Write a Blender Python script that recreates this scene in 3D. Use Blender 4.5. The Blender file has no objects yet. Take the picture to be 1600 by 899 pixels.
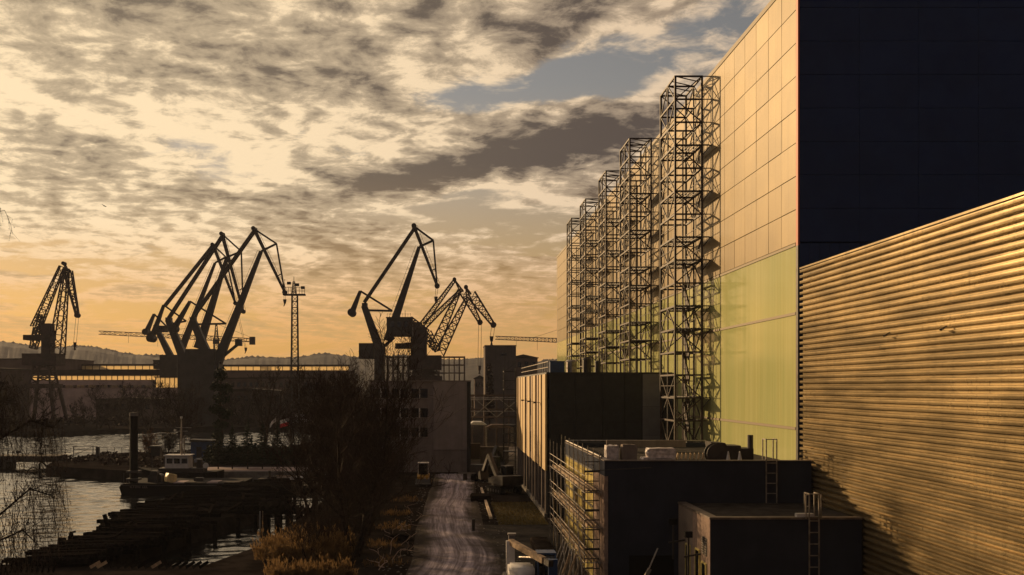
import bpy, bmesh, math, random
from mathutils import Vector, Matrix
R = math.radians
random.seed(7)
scene = bpy.context.scene
col = scene.collection

# ------------------------------------------------------------------ camera
CAMZ = 12.5
FPX = 1600.0                      # focal length in pixels of the 1600 px wide photograph
cam_d = bpy.data.cameras.new('camera')
cam_d.lens = 36; cam_d.sensor_width = 36
cam_d.shift_x = 100 / 1600; cam_d.shift_y = 155.5 / 1600
cam_d.clip_start = 0.3; cam_d.clip_end = 20000
cam = bpy.data.objects.new('camera', cam_d); col.objects.link(cam)
cam.location = (0, 0, CAMZ); cam.rotation_euler = (R(90), 0, 0)
scene.camera = cam

# ------------------------------------------------------------------ sun, sky, exposure
SUN = Vector((-1.0, 1.06, 0.35)).normalized()      # towards the sun
SUN_EL = math.asin(SUN.z)
sd = bpy.data.lights.new('sun', 'SUN'); sd.energy = 5.0; sd.angle = R(1.0); sd.color = (1.0, 0.66, 0.33)
so = bpy.data.objects.new('sun', sd); col.objects.link(so)
so.rotation_euler = (-SUN).to_track_quat('-Z', 'Y').to_euler()
so.location = SUN * 300
scene.view_settings.view_transform = 'Standard'
scene.view_settings.look = 'None'
scene.view_settings.exposure = 0.0
scene.view_settings.gamma = 1.0
scene.view_settings.use_curve_mapping = False
scene.render.engine = 'CYCLES'
scene.cycles.use_denoising = True
scene.cycles.max_bounces = 6
scene.cycles.volume_bounces = 0
scene.cycles.transparent_max_bounces = 8
scene.cycles.sample_clamp_indirect = 3.0


class NT:
    """tiny node-building helper"""
    def __init__(s, tree): s.t = tree
    def n(s, kind, **kw):
        nd = s.t.nodes.new(kind)
        for k, v in kw.items(): setattr(nd, k, v)
        return nd
    def put(s, sock, v):
        if v is None: return
        if hasattr(v, 'is_output') or isinstance(v, bpy.types.NodeSocket): s.t.links.new(v, sock)
        else:
            if isinstance(v, (tuple, list)) and len(v) == 3 and sock.type == 'RGBA': v = (*v, 1)
            sock.default_value = v
    def m(s, op, a, b=None, c=None, clamp=False):
        nd = s.n('ShaderNodeMath', operation=op, use_clamp=clamp)
        for i, v in enumerate((a, b, c)): s.put(nd.inputs[i], v)
        return nd.outputs[0]
    def add(s, a, b): return s.m('ADD', a, b)
    def mul(s, a, b): return s.m('MULTIPLY', a, b)
    def sm(s, v, a, b, lo=0.0, hi=1.0):
        nd = s.n('ShaderNodeMapRange', interpolation_type='SMOOTHSTEP')
        for i, x in enumerate((v, a, b, lo, hi)): s.put(nd.inputs[i], x)
        return nd.outputs[0]
    def lin(s, v, a, b, lo=0.0, hi=1.0):
        nd = s.n('ShaderNodeMapRange')
        for i, x in enumerate((v, a, b, lo, hi)): s.put(nd.inputs[i], x)
        return nd.outputs[0]
    def mix(s, f, a, b, bt='MIX'):
        nd = s.n('ShaderNodeMix', data_type='RGBA', blend_type=bt)
        s.put(nd.inputs[0], f); s.put(nd.inputs[6], a); s.put(nd.inputs[7], b)
        return nd.outputs[2]
    def vec(s, x, y, z):
        nd = s.n('ShaderNodeCombineXYZ')
        for i, v in enumerate((x, y, z)): s.put(nd.inputs[i], v)
        return nd.outputs[0]
    def noise(s, v, scale, detail=4, rough=0.55, dist=0.0):
        nd = s.n('ShaderNodeTexNoise')
        s.put(nd.inputs['Vector'], v); s.put(nd.inputs['Scale'], scale); s.put(nd.inputs['Detail'], detail)
        s.put(nd.inputs['Roughness'], rough); s.put(nd.inputs['Distortion'], dist)
        return nd.outputs[0]
    def ramp(s, f, stops):
        nd = s.n('ShaderNodeValToRGB'); cr = nd.color_ramp
        while len(cr.elements) < len(stops): cr.elements.new(0.5)
        for e, (p, c) in zip(cr.elements, stops): e.position = p; e.color = (*c, 1)
        s.put(nd.inputs[0], f); return nd.outputs[0]


world = bpy.data.worlds.new('World'); scene.world = world; world.use_nodes = True
wt = world.node_tree; wt.nodes.clear(); W = NT(wt)
SKY = 0.1
nish = W.n('ShaderNodeTexSky', sky_type='NISHITA', sun_disc=False, sun_elevation=SUN_EL,
           sun_rotation=math.atan2(SUN.x, SUN.y), air_density=1.4, dust_density=3.0, ozone_density=1.0)
tc = W.n('ShaderNodeTexCoord'); dirv = tc.outputs['Generated']
sp = W.n('ShaderNodeSeparateXYZ'); W.put(sp.inputs[0], dirv); dx, dy, dz = sp.outputs
zz = W.m('MAXIMUM', dz, 0.0)
dp = W.n('ShaderNodeVectorMath', operation='DOT_PRODUCT'); W.put(dp.inputs[0], dirv); dp.inputs[1].default_value = SUN
ca = dp.outputs['Value']
half = W.m('MAXIMUM', W.m('MULTIPLY_ADD', ca, 0.5, 0.5), 0.001)
fs = W.m('MULTIPLY_ADD', W.m('POWER', half, 2.4), 0.88, 0.12)        # falls off away from the sun
az = W.m('ARCTAN2', dx, dy); el = W.m('ARCSINE', dz)
zc = W.add(zz, 0.12)
px_ = W.m('DIVIDE', dx, zc); py_ = W.m('DIVIDE', dy, zc)

def blob(a0, e0, wa, we, tilt, amp):
    """a bank of cloud (or a gap) at a compass bearing / height in the sky, degrees"""
    a = W.add(az, -R(a0)); e = W.add(el, -R(e0)); c, s_ = math.cos(R(tilt)), math.sin(R(tilt))
    u = W.m('DIVIDE', W.add(W.mul(a, c), W.mul(e, s_)), R(wa)); v = W.m('DIVIDE', W.add(W.mul(e, c), W.mul(a, -s_)), R(we))
    r2 = W.add(W.mul(u, u), W.mul(v, v))
    return W.mul(W.m('POWER', 2.718, W.mul(r2, -1.0)), amp)

def dens(ox, oy):
    v = W.vec(W.add(px_, ox), W.add(py_, oy), 3.7)
    big = W.noise(v, 0.75, 2, 0.5, 0.2)
    mid = W.noise(v, 2.3, 3, 0.5, 0.6)
    fine = W.noise(v, 8.5, 9, 0.64, 0.3)
    soft = W.add(W.mul(big, 0.42), W.mul(mid, 0.58))
    return W.add(W.mul(soft, 0.74), W.mul(fine, 0.26)), soft
d0, s0 = dens(0, 0); d1, s1 = dens(-0.045, 0.024)
feat = None
for b in [(-3.0, 11.3, 7.5, 1.05, 9, 0.33), (6.5, 13.3, 7.0, 1.1, 9, 0.29),      # long dark bank above the cranes and the hall
          (3.6, 15.9, 7.5, 1.2, 8, -0.13), (5, 19.5, 8, 1.5, 4, 0.09),      # clear gap above it
          (-13, 16.8, 9.5, 2.2, -8, 0.08),      # heavier mass upper left
          (9, 21.3, 10, 1.7, 3, 0.14),          # dark top right
          (-7, 13.8, 3.5, 0.9, 10, -0.05)]:
    x = blob(*b); feat = x if feat is None else W.add(feat, x)
D = W.add(d0, feat)
cov = W.sm(W.add(D, blob(-19, 14, 13, 6, 0, 0.09)), 0.43, 0.508)      # the veil is unbroken towards the sun
cov = W.mul(cov, W.sm(zz, 0.0, 0.13, 0.35, 1.0))
emb = W.m('SUBTRACT', d0, d1)
thick = W.add(W.mul(W.add(s0, feat), 0.62), W.mul(D, 0.38))
thick = W.m('SUBTRACT', thick, W.mul(emb, 2.6))
thick = W.lin(thick, 0.43, 0.75)
bright = W.mix(W.sm(ca, 0.5, 0.97), (0.76, 0.57, 0.39), (1.04, 0.80, 0.50))
bright = W.mix(W.sm(zz, 0.17, 0.02), bright, W.mix(1.0, bright, (0.90, 0.57, 0.28), 'MULTIPLY'))
dark = W.mix(W.sm(zz, 0.03, 0.22), (0.56, 0.33, 0.12), (0.098, 0.076, 0.064))
dark = W.mix(W.sm(ca, 0.60, 0.985), dark, W.mix(0.25, dark, (0.6, 0.46, 0.29)))
midc = W.mix(0.60, bright, dark)
ccol = W.mix(W.sm(thick, 0.0, 0.5), bright, midc); ccol = W.mix(W.sm(thick, 0.42, 1.0), ccol, dark)
ccol = W.mix(W.sm(ca, 0.55, -0.6), ccol, W.mix(0.92, ccol, (0.020, 0.026, 0.045)))   # clouds away from the sun are grey-blue
clear = W.ramp(W.m('MULTIPLY', zz, 2.2), [(0.0, (0.94, 0.44, 0.085)), (0.12, (0.88, 0.48, 0.13)), (0.28, (0.68, 0.45, 0.22)),
                                          (0.45, (0.52, 0.445, 0.36)), (0.62, (0.36, 0.355, 0.35)), (1.0, (0.20, 0.215, 0.25))])
clear = W.mix(1.0, clear, W.vec(fs, fs, fs), 'MULTIPLY')
clear = W.mix(W.sm(ca, 0.45, -0.5), clear, (0.030, 0.042, 0.075))      # dusk blue opposite the sun
nsc = W.mix(1.0, nish.outputs[0], (SKY * 1.2, SKY * 1.0, SKY * 0.85), 'MULTIPLY')
base = W.mix(0.92, nsc, clear)
skyc = W.mix(cov, base, ccol)
bg = W.n('ShaderNodeBackground'); bg.inputs['Strength'].default_value = SKY
W.put(bg.inputs['Color'], W.mix(1.0, skyc, (1 / SKY, 1 / SKY, 1 / SKY), 'MULTIPLY'))
wo = W.n('ShaderNodeOutputWorld'); wt.links.new(bg.outputs[0], wo.inputs[0])
world.cycles.sampling_method = 'MANUAL'; world.cycles.sample_map_resolution = 512

# ------------------------------------------------------------------ helpers
def P(px, py, Y):
    """where a point of the survey sheet at depth Y stands in the world"""
    return Vector(((px - 700) / FPX * Y, Y, CAMZ - (py - 605) / FPX * Y))

ORG = {}
def tag(o, label=None, cat=None, group=None, kind=None):
    if label: o['label'] = label
    if cat: o['category'] = cat
    if group: o['group'] = group
    if kind: o['kind'] = kind
    return o

def thing(name, label, cat, loc=(0, 0, 0), group=None):
    o = bpy.data.objects.new(name, None); col.objects.link(o)
    o.location = loc; o.empty_display_size = 0.5
    ORG[o.name] = Vector(loc)
    return tag(o, label, cat, group)

class MB:
    def __init__(s): s.v = []; s.f = []
    def poly(s, pts, faces):
        k = len(s.v); s.v += [tuple(p) for p in pts]; s.f += [tuple(i + k for i in f) for f in faces]; return s
    def box(s, x0, x1, y0, y1, z0, z1):
        return s.poly([(x0, y0, z0), (x1, y0, z0), (x1, y1, z0), (x0, y1, z0), (x0, y0, z1), (x1, y0, z1), (x1, y1, z1), (x0, y1, z1)],
                      [(3, 2, 1, 0), (4, 5, 6, 7), (0, 1, 5, 4), (1, 2, 6, 5), (2, 3, 7, 6), (3, 0, 4, 7)])
    def bar(s, p, q, w, d=None, w2=None):
        p = Vector(p); q = Vector(q); a = (q - p)
        if a.length < 1e-6: return s
        a.normalize(); d = d or w; k = (w2 or w) / w
        up = Vector((0, 1, 0)) if abs(a.y) < 0.9 else Vector((0, 0, 1))
        u = a.cross(up).normalized(); v = a.cross(u).normalized()
        pts = []
        for c, f in ((p, 1), (q, k)):
            for i, j in ((-1, -1), (1, -1), (1, 1), (-1, 1)): pts.append(c + u * (i * w * f / 2) + v * (j * d * f / 2))
        return s.poly(pts, [(3, 2, 1, 0), (4, 5, 6, 7), (0, 1, 5, 4), (1, 2, 6, 5), (2, 3, 7, 6), (3, 0, 4, 7)])
    def tube(s, p, q, r0, r1=None, n=8, caps=True):
        p = Vector(p); q = Vector(q); a = q - p
        if a.length < 1e-6: return s
        a.normalize(); r1 = r0 if r1 is None else r1
        up = Vector((0, 0, 1)) if abs(a.z) < 0.9 else Vector((1, 0, 0))
        u = a.cross(up).normalized(); v = a.cross(u).normalized(); pts = []
        for c, r in ((p, r0), (q, r1)):
            for i in range(n):
                t = 2 * math.pi * i / n; pts.append(c + u * (math.cos(t) * r) + v * (math.sin(t) * r))
        fs = [(i, (i + 1) % n, n + (i + 1) % n, n + i) for i in range(n)]
        if caps: fs += [tuple(range(n - 1, -1, -1)), tuple(range(n, 2 * n))]
        return s.poly(pts, fs)
    def chain(s, pts, rs, n=6):
        for i in range(len(pts) - 1): s.tube(pts[i], pts[i + 1], rs[i], rs[i + 1], n)
        return s
    def prism(s, outline, axis, a, b):
        """extrude a 2D outline (list of (u,v)) along axis from a to b"""
        n = len(outline)
        def mk(t, u, v): return {'x': (t, u, v), 'y': (u, t, v), 'z': (u, v, t)}[axis]
        pts = [mk(a, u, v) for u, v in outline] + [mk(b, u, v) for u, v in outline]
        return s.poly(pts, [tuple(range(n)), tuple(range(2 * n - 1, n - 1, -1))] + [((i + 1) % n, i, n + i, n + (i + 1) % n) for i in range(n)])
    def wheel(s, c, axis, r, w, n=14):
        a = Vector(axis).normalized() * (w / 2); c = Vector(c)
        s.tube(c - a, c - a * 0.7, r * 0.86, r, n); s.tube(c - a * 0.7, c + a * 0.7, r, r, n); s.tube(c + a * 0.7, c + a, r, r * 0.86, n); return s
    def truss(s, p, q, w0, w1, n, d0=None, d1=None, r=0.1, rb=0.06, side=None):
        """four-chord lattice from p to q: w in the plane of the jib, d across it"""
        p = Vector(p); q = Vector(q); a = (q - p).normalized()
        d0 = w0 if d0 is None else d0; d1 = w1 if d1 is None else d1
        v = Vector((0, 1, 0)) if side is None else Vector(side); u = a.cross(v).normalized(); v = u.cross(a).normalized()
        def ring(t):
            c = p.lerp(q, t); w = w0 + (w1 - w0) * t; d = d0 + (d1 - d0) * t
            return [c + u * (i * w / 2) + v * (j * d / 2) for i, j in ((-1, -1), (1, -1), (1, 1), (-1, 1))]
        rings = [ring(i / n) for i in range(n + 1)]
        for k in range(4): s.bar(rings[0][k], rings[n][k], r * 2)
        for i in range(n):
            A, B = rings[i], rings[i + 1]
            for k in range(4):
                k2 = (k + 1) % 4
                if i % 2: s.bar(A[k], B[k2], rb * 2)
                else: s.bar(A[k2], B[k], rb * 2)
                s.bar(B[k], B[k2], rb * 2)
        return s
    def mesh(s, name, off=Vector((0, 0, 0))):
        me = bpy.data.meshes.new(name)
        me.from_pydata([(x - off.x, y - off.y, z - off.z) for x, y, z in s.v], [], s.f); me.update(); return me
    def build(s, name, mat, parent=None, smooth=False, **kw):
        off = ORG.get(parent.name, Vector((0, 0, 0))) if parent else Vector((0, 0, 0))
        me = s.mesh(name, off)
        if mat: me.materials.append(mat)
        if smooth: me.shade_smooth()
        o = bpy.data.objects.new(name, me); col.objects.link(o)
        if parent: o.parent = parent
        ORG[o.name] = off
        return tag(o, **kw)

def unit_bar():
    me = MB().box(-.5, .5, -.5, .5, 0, 1).mesh('bar'); return me
_bars = {}
def bar_obj(name, p, q, w, mat, parent, d=None, tubey=False):
    """one bar of a scaffold as an object of its own; all share one unit mesh per material"""
    key = (mat.name, tubey)
    if key not in _bars:
        me = MB().tube((0, 0, 0), (0, 0, 1), .5, n=6).mesh('bar') if tubey else unit_bar()
        me.materials.append(mat); _bars[key] = me
    o = bpy.data.objects.new(name, _bars[key]); col.objects.link(o)
    off = ORG[parent.name]; p = Vector(p); q = Vector(q); a = q - p
    o.parent = parent; o.location = p - off
    up = Vector((0, 1, 0)) if abs(a.normalized().y) < .9 else Vector((1, 0, 0))
    z = a.normalized(); x = up.cross(z).normalized(); y = z.cross(x)
    o.rotation_euler = Matrix((x, y, z)).transposed().to_euler(); o.scale = (w, d or w, a.length)
    return o

def inst(me, name, parent, loc, rot=(0, 0, 0), scale=(1, 1, 1)):
    o = bpy.data.objects.new(name, me); col.objects.link(o); o.parent = parent
    o.location = Vector(loc) - (ORG[parent.name] if parent else Vector((0, 0, 0))); o.rotation_euler = rot; o.scale = scale
    return o

def copy_tree(o, loc=None, rot=None, parent=None, scale=None):
    c = o.copy(); col.objects.link(c)
    if parent: c.parent = parent
    if loc is not None: c.location = loc
    if rot is not None: c.rotation_euler = rot
    if scale is not None: c.scale = scale
    for ch in o.children: copy_tree(ch, parent=c)
    return c

# ------------------------------------------------------------------ materials
def mat(name, c, rough=0.7, metal=0.0, var=0.0, vscale=1.0, bump=0.0, bscale=8.0, c2=None, spec=None, objvar=0.0, stretch=None, streak=0.0, coat=0.0):
    m = bpy.data.materials.new(name); m.use_nodes = True; t = NT(m.node_tree); b = m.node_tree.nodes['Principled BSDF']
    b.inputs['Roughness'].default_value = rough; b.inputs['Metallic'].default_value = metal
    b.inputs['Specular IOR Level'].default_value = spec if spec is not None else (0.06 if rough >= .8 else 0.5)
    if coat: b.inputs['Coat Weight'].default_value = coat
    geo = t.n('ShaderNodeNewGeometry'); pos = geo.outputs['Position']
    if stretch:
        mp = t.n('ShaderNodeMapping'); mp.inputs['Scale'].default_value = stretch; t.put(mp.inputs[0], pos); pos = mp.outputs[0]
    cs = (*c, 1)
    out = None
    if var or c2:
        n1 = t.noise(pos, vscale, 6, 0.6)
        f = t.sm(n1, 0.36, 0.64)
        a = tuple(x * (1 - var) for x in c); bb = c2 or tuple(min(1, x * (1 + var)) for x in c)
        out = t.mix(f, a, bb)
    if streak:
        mp2 = t.n('ShaderNodeMapping'); mp2.inputs['Scale'].default_value = (1.6, 1.6, 0.06); t.put(mp2.inputs[0], geo.outputs['Position'])
        sn = t.sm(t.noise(mp2.outputs[0], 2.0, 5, 0.65), 0.45, 0.75)
        out = t.mix(t.mul(sn, streak), out if out is not None else cs, tuple(x * 0.35 for x in c))
    if objvar:
        oi = t.n('ShaderNodeObjectInfo'); k = t.lin(oi.outputs['Random'], 0, 1, 1 - objvar, 1 + objvar)
        out = t.mix(1.0, out if out is not None else cs, t.vec(k, k, k), 'MULTIPLY')
    if out is not None: t.put(b.inputs['Base Color'], out)
    else: b.inputs['Base Color'].default_value = cs
    if bump:
        bn = t.n('ShaderNodeBump'); bn.inputs['Strength'].default_value = bump; bn.inputs['Distance'].default_value = 0.05
        t.put(bn.inputs['Height'], t.noise(pos, bscale, 6, 0.6)); t.put(b.inputs['Normal'], bn.outputs[0])
    if var and not metal:
        t.put(b.inputs['Roughness'], t.lin(t.noise(pos, vscale * 2.3, 4), 0.3, 0.7, max(0.05, rough - 0.12), min(1, rough + 0.12)))
    return m

M = {}
M['earth'] = mat('earth', (0.020, 0.016, 0.014), 0.95, spec=0.0, var=0.4, vscale=0.5, bump=0.8, bscale=3)
M['concrete'] = mat('concrete', (0.16, 0.145, 0.13), 0.85, var=0.25, vscale=0.8, bump=0.3, bscale=6, streak=0.4)
M['pavement'] = mat('pavement', (0.33, 0.26, 0.25), 0.85, var=0.2, vscale=0.6, bump=0.3, bscale=5)  # pale colour stands in for sunlight that the hedge blocks
M['quay'] = mat('quay_concrete', (0.06, 0.052, 0.046), 0.9, var=0.35, vscale=0.8, bump=0.5, bscale=3, streak=0.5)
M['steel'] = mat('dark_steel', (0.030, 0.024, 0.021), 0.55, var=0.35, vscale=1.5)
M['tower'] = mat('weathered_tower_steel', (0.026, 0.018, 0.015), 0.5, var=0.5, vscale=1.2, c2=(0.050, 0.024, 0.016))
M['galv'] = mat('galvanised_steel', (0.30, 0.27, 0.24), 0.4, metal=0.7, var=0.3, vscale=3)
M['crane'] = mat('crane_steel', (0.028, 0.022, 0.020), 0.6, var=0.3, vscale=0.4)
M['crane_rust'] = mat('crane_red_lead', (0.040, 0.020, 0.016), 0.65, var=0.35, vscale=0.6)
M['black'] = mat('black_rubber', (0.012, 0.011, 0.011), 0.8)
M['glass_dark'] = mat('dark_glass', (0.010, 0.011, 0.013), 0.08, spec=0.6)
M['white'] = mat('white_paint', (0.50, 0.48, 0.47), 0.45, var=0.12, vscale=2.0)
M['timber'] = mat('wet_old_timber', (0.0105, 0.0085, 0.0077), 0.85, spec=0.0, var=0.5, vscale=4, bump=0.8, bscale=12, objvar=0.5, stretch=(1, 1, 1))
M['bark'] = mat('bark', (0.036, 0.024, 0.018), 0.9, var=0.4, vscale=3, bump=0.6, bscale=10)
M['twig'] = mat('twigs', (0.030, 0.017, 0.013), 0.85, var=0.3, vscale=1.5)
M['fir'] = mat('fir_needles', (0.018, 0.026, 0.014), 0.85, var=0.4, vscale=2)
M['wood'] = mat('pale_wood', (0.32, 0.22, 0.13), 0.75, var=0.3, vscale=3, objvar=0.2)

# ------------------------------------------------------------------ ground, water, road, hills
SHORE = [(-300, 70), (-60, 70), (-40, 71), (-17, 72), (-15, 80), (-14, 100), (-13.5, 121), (-14, 133), (-16, 150),
         (-40, 150), (-46, 152), (-60, 160), (-64, 163), (-67, 175), (-66, 190), (-60, 197), (-36, 200), (-31, 230), (-32, 290),
         (-40, 321), (-84, 322), (-100, 300), (-108, 287), (-135, 282), (-600, 282), (-4000, 300)]
land = SHORE + [(-4000, 6000), (4000, 6000), (4000, -60), (-300, -60)]
bm = bmesh.new()
vt = [bm.verts.new((x, y, 0)) for x, y in land]; f = bm.faces.new(vt)
if f.normal.z < 0: f.normal_flip()
vb = [bm.verts.new((x, y, -5)) for x, y in land]
for i in range(len(land)):
    j = (i + 1) % len(land); bm.faces.new((vt[i], vt[j], vb[j], vb[i]))
bmesh.ops.recalc_face_normals(bm, faces=bm.faces)
bmesh.ops.triangulate(bm, faces=[f])
me = bpy.data.meshes.new('ground'); bm.to_mesh(me); bm.free(); me.materials.append(M['earth'])
g = bpy.data.objects.new('ground', me); col.objects.link(g); tag(g, kind='structure'); ORG['ground'] = Vector((0, 0, 0))

m = bpy.data.materials.new('harbour_water'); m.use_nodes = True; t = NT(m.node_tree); b = m.node_tree.nodes['Principled BSDF']
b.inputs['Base Color'].default_value = (0.010, 0.011, 0.011, 1); b.inputs['Roughness'].default_value = 0.07; b.inputs['IOR'].default_value = 2.0
geo = t.n('ShaderNodeNewGeometry'); mp = t.n('ShaderNodeMapping'); mp.inputs['Scale'].default_value = (0.55, 1.0, 1.0); t.put(mp.inputs[0], geo.outputs['Position'])
h = t.noise(mp.outputs[0], 3.5, 3, 0.5, 0.4)
bn = t.n('ShaderNodeBump'); bn.inputs['Strength'].default_value = 0.35; bn.inputs['Distance'].default_value = 0.05
t.put(bn.inputs['Height'], h); t.put(b.inputs['Normal'], bn.outputs[0]); M['water'] = m
# wind ripples as real relief over the basin, one sheet with a flat rim
rw = random.Random(2); WAVES = []
for k in range(26):
    lam = rw.choice((0.9, 1.1, 1.4, 1.9, 2.6, 4.0)) * rw.uniform(.85, 1.15); th = rw.gauss(math.pi / 2 + .25, .55); kk = 2 * math.pi / lam
    WAVES.append((kk * math.cos(th), kk * math.sin(th), rw.uniform(0, 6.28), 0.024 / kk * rw.uniform(.7, 1.3) * (1.5 if lam > 1.7 else 1)))
import numpy as np
gx = np.concatenate([np.arange(-150, -60, 1.1), np.arange(-60, -9.5, 0.55)]); gy = [68.0]
while gy[-1] < 326: gy.append(gy[-1] + 0.22 + 0.0012 * (gy[-1] - 68))
gy = np.array(gy); GX, GY = np.meshgrid(gx, gy); HZ = np.zeros_like(GX)
for kx, ky, p0, am in WAVES: HZ += am * np.sin(kx * GX + ky * GY + p0)
calm = 0.55 + 0.45 * np.sin(GX * .05 + GY * .021 + 1.0) * np.sin(GY * .043 - GX * .02); HZ *= (0.6 + 0.6 * calm) * (1 + 2.2 * np.clip((GY - 160) / 60, 0, 1))      # waves steeper farther out, shaped so the far water reflects brighter sky
HZ[0, :] = HZ[-1, :] = 0; HZ[:, 0] = HZ[:, -1] = 0
nyv, nxv = GX.shape; wverts = np.stack([GX, GY, HZ - 1.5], -1).reshape(-1, 3)
ii = np.arange(nyv - 1)[:, None] * nxv + np.arange(nxv - 1)[None, :]
wfaces = np.stack([ii, ii + 1, ii + nxv + 1, ii + nxv], -1).reshape(-1, 4)
c0 = [0, nxv - 1, nyv * nxv - 1, (nyv - 1) * nxv]; nb = len(wverts)
rim = np.array([(-4000, 40, -1.5), (0, 40, -1.5), (0, 345, -1.5), (-4000, 345, -1.5)])
wm = bpy.data.meshes.new('water')
wm.from_pydata(np.concatenate([wverts, rim]).tolist(), [], wfaces.tolist() + [(nb, nb + 1, *range(nxv - 1, -1, -1)), (nb + 1, nb + 2, *[j * nxv + nxv - 1 for j in range(nyv - 1, -1, -1)]),
    (nb + 2, nb + 3, *[(nyv - 1) * nxv + i for i in range(nxv)]), (nb + 3, nb, *[j * nxv for j in range(nyv)])])
wm.shade_smooth(); wm.materials.append(M['water']); wob_ = bpy.data.objects.new('water', wm); col.objects.link(wob_); tag(wob_, kind='structure')

# dirt road: a rutted sheet that winds up to the concrete block and swings right behind it
def road_c(y):    # centre and half width
    pts = [(30, 0.1, 3.6), (60, 0.3, 3.5), (75, 0.6, 3.3), (90, 0.2, 3.1), (105, 0.4, 2.9), (120, 0.5, 2.8), (135, 0.8, 2.8), (147, 1.0, 2.9)]
    for (y0, c0, w0), (y1, c1, w1) in zip(pts, pts[1:]):
        if y <= y1:
            k = max(0, (y - y0) / (y1 - y0)); k = k * k * (3 - 2 * k); return c0 + (c1 - c0) * k, w0 + (w1 - w0) * k
    return pts[-1][1:]
NX, NY = 44, 150
rv = []; rf = []; uv = []
rr = random.Random(3)
ph = [rr.uniform(0, 6) for _ in range(8)]
for j in range(NY + 1):
    y = 30 + 117 * j / NY; c, w = road_c(y)
    for i in range(NX + 1):
        u = i / NX * 2 - 1; x = c + u * w
        z = 0.02 + 0.05 * (1 - abs(u)) + 0.035 * math.sin(u * 11 + math.sin(y * .11 + ph[0]) * 1.6 + ph[1]) + 0.03 * math.sin(u * 17 + math.sin(y * .07 + ph[2]) * 2.5) + 0.02 * math.sin(y * .9 + u * 4 + ph[3]) * math.sin(y * .37 + ph[4]) + rr.uniform(-.008, .008)
        if abs(u) > .96: z = -0.01
        rv.append((x, y, max(z, .006) if abs(u) <= .96 else z)); uv.append((u + .12 * math.sin(y * .13 + .6) + .03 * math.sin(y * .31), y))
for j in range(NY):
    for i in range(NX):
        a = j * (NX + 1) + i; rf.append((a, a + 1, a + NX + 2, a + NX + 1))
rm = bpy.data.meshes.new('dirt_road'); rm.from_pydata(rv, [], rf); rm.shade_smooth()
ul = rm.uv_layers.new(name='track')
for lp in rm.loops: ul.data[lp.index].uv = uv[lp.vertex_index]
m = bpy.data.materials.new('dusty_road'); m.use_nodes = True; t = NT(m.node_tree); b = m.node_tree.nodes['Principled BSDF']
um = t.n('ShaderNodeUVMap'); um.uv_map = 'track'
mp = t.n('ShaderNodeMapping'); mp.inputs['Scale'].default_value = (7.0, 0.045, 1); t.put(mp.inputs[0], um.outputs[0])
mq = t.n('ShaderNodeMapping'); mq.inputs['Scale'].default_value = (22, 0.30, 1); t.put(mq.inputs[0], um.outputs[0])
tr = t.add(t.mul(t.noise(mp.outputs[0], 1.0, 4, 0.6, 0.5), 0.6), t.mul(t.noise(mq.outputs[0], 1.0, 4, 0.6, 0.3), 0.4))
geo = t.n('ShaderNodeNewGeometry'); pn = t.noise(geo.outputs['Position'], 0.25, 5, 0.6)
sepu = t.n('ShaderNodeSeparateXYZ'); t.put(sepu.inputs[0], um.outputs[0])
edge = t.sm(t.add(t.m('ABSOLUTE', sepu.outputs[0]), t.mul(pn, 0.9)), 0.80, 1.35)
rc = t.mix(t.sm(tr, 0.35, 0.66), (0.12, 0.102, 0.120), (0.42, 0.365, 0.43))
rc = t.mix(t.sm(pn, 0.45, 0.7), rc, t.mix(0.55, rc, (0.10, 0.08, 0.075)))
rc = t.mix(edge, rc, (0.040, 0.032, 0.028))
t.put(b.inputs['Base Color'], rc); b.inputs['Roughness'].default_value = 0.9; b.inputs['Specular IOR Level'].default_value = 0.05
bn = t.n('ShaderNodeBump'); bn.inputs['Strength'].default_value = 0.7; bn.inputs['Distance'].default_value = 0.06
t.put(bn.inputs['Height'], t.add(tr, t.noise(geo.outputs['Position'], 6, 5, 0.7))); t.put(b.inputs['Normal'], bn.outputs[0])
rm.materials.append(m)
ro = bpy.data.objects.new('dirt_road', rm); col.objects.link(ro); tag(ro, kind='structure')

M['yard'] = mat('yard_dirt', (0.075, 0.060, 0.054), 0.9, var=0.4, vscale=0.3, bump=0.7, bscale=3, c2=(0.14, 0.115, 0.108))
MB().poly([(1.5, 147, .004), (40, 147, .004), (40, 215, .004), (1.5, 215, .004)], [(0, 1, 2, 3)]).build('yard', M['yard'], kind='structure')
MB().poly([(-40, 150.4, .006), (-17, 150.4, .006), (-17, 160, .006), (-40, 160, .006)], [(0, 1, 2, 3)]).build('quay_pavement', M['pavement'], kind='structure')
# tall concrete face of the promontory quay
for nm, x0, x1, y0, y1, z0, z1 in (('quay_wall', -40, -16.2, 149.85, 150.35, -4, 0.15),):
    MB().box(x0, x1, y0, y1, z0, z1).build(nm, M['concrete'], kind='structure')

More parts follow.
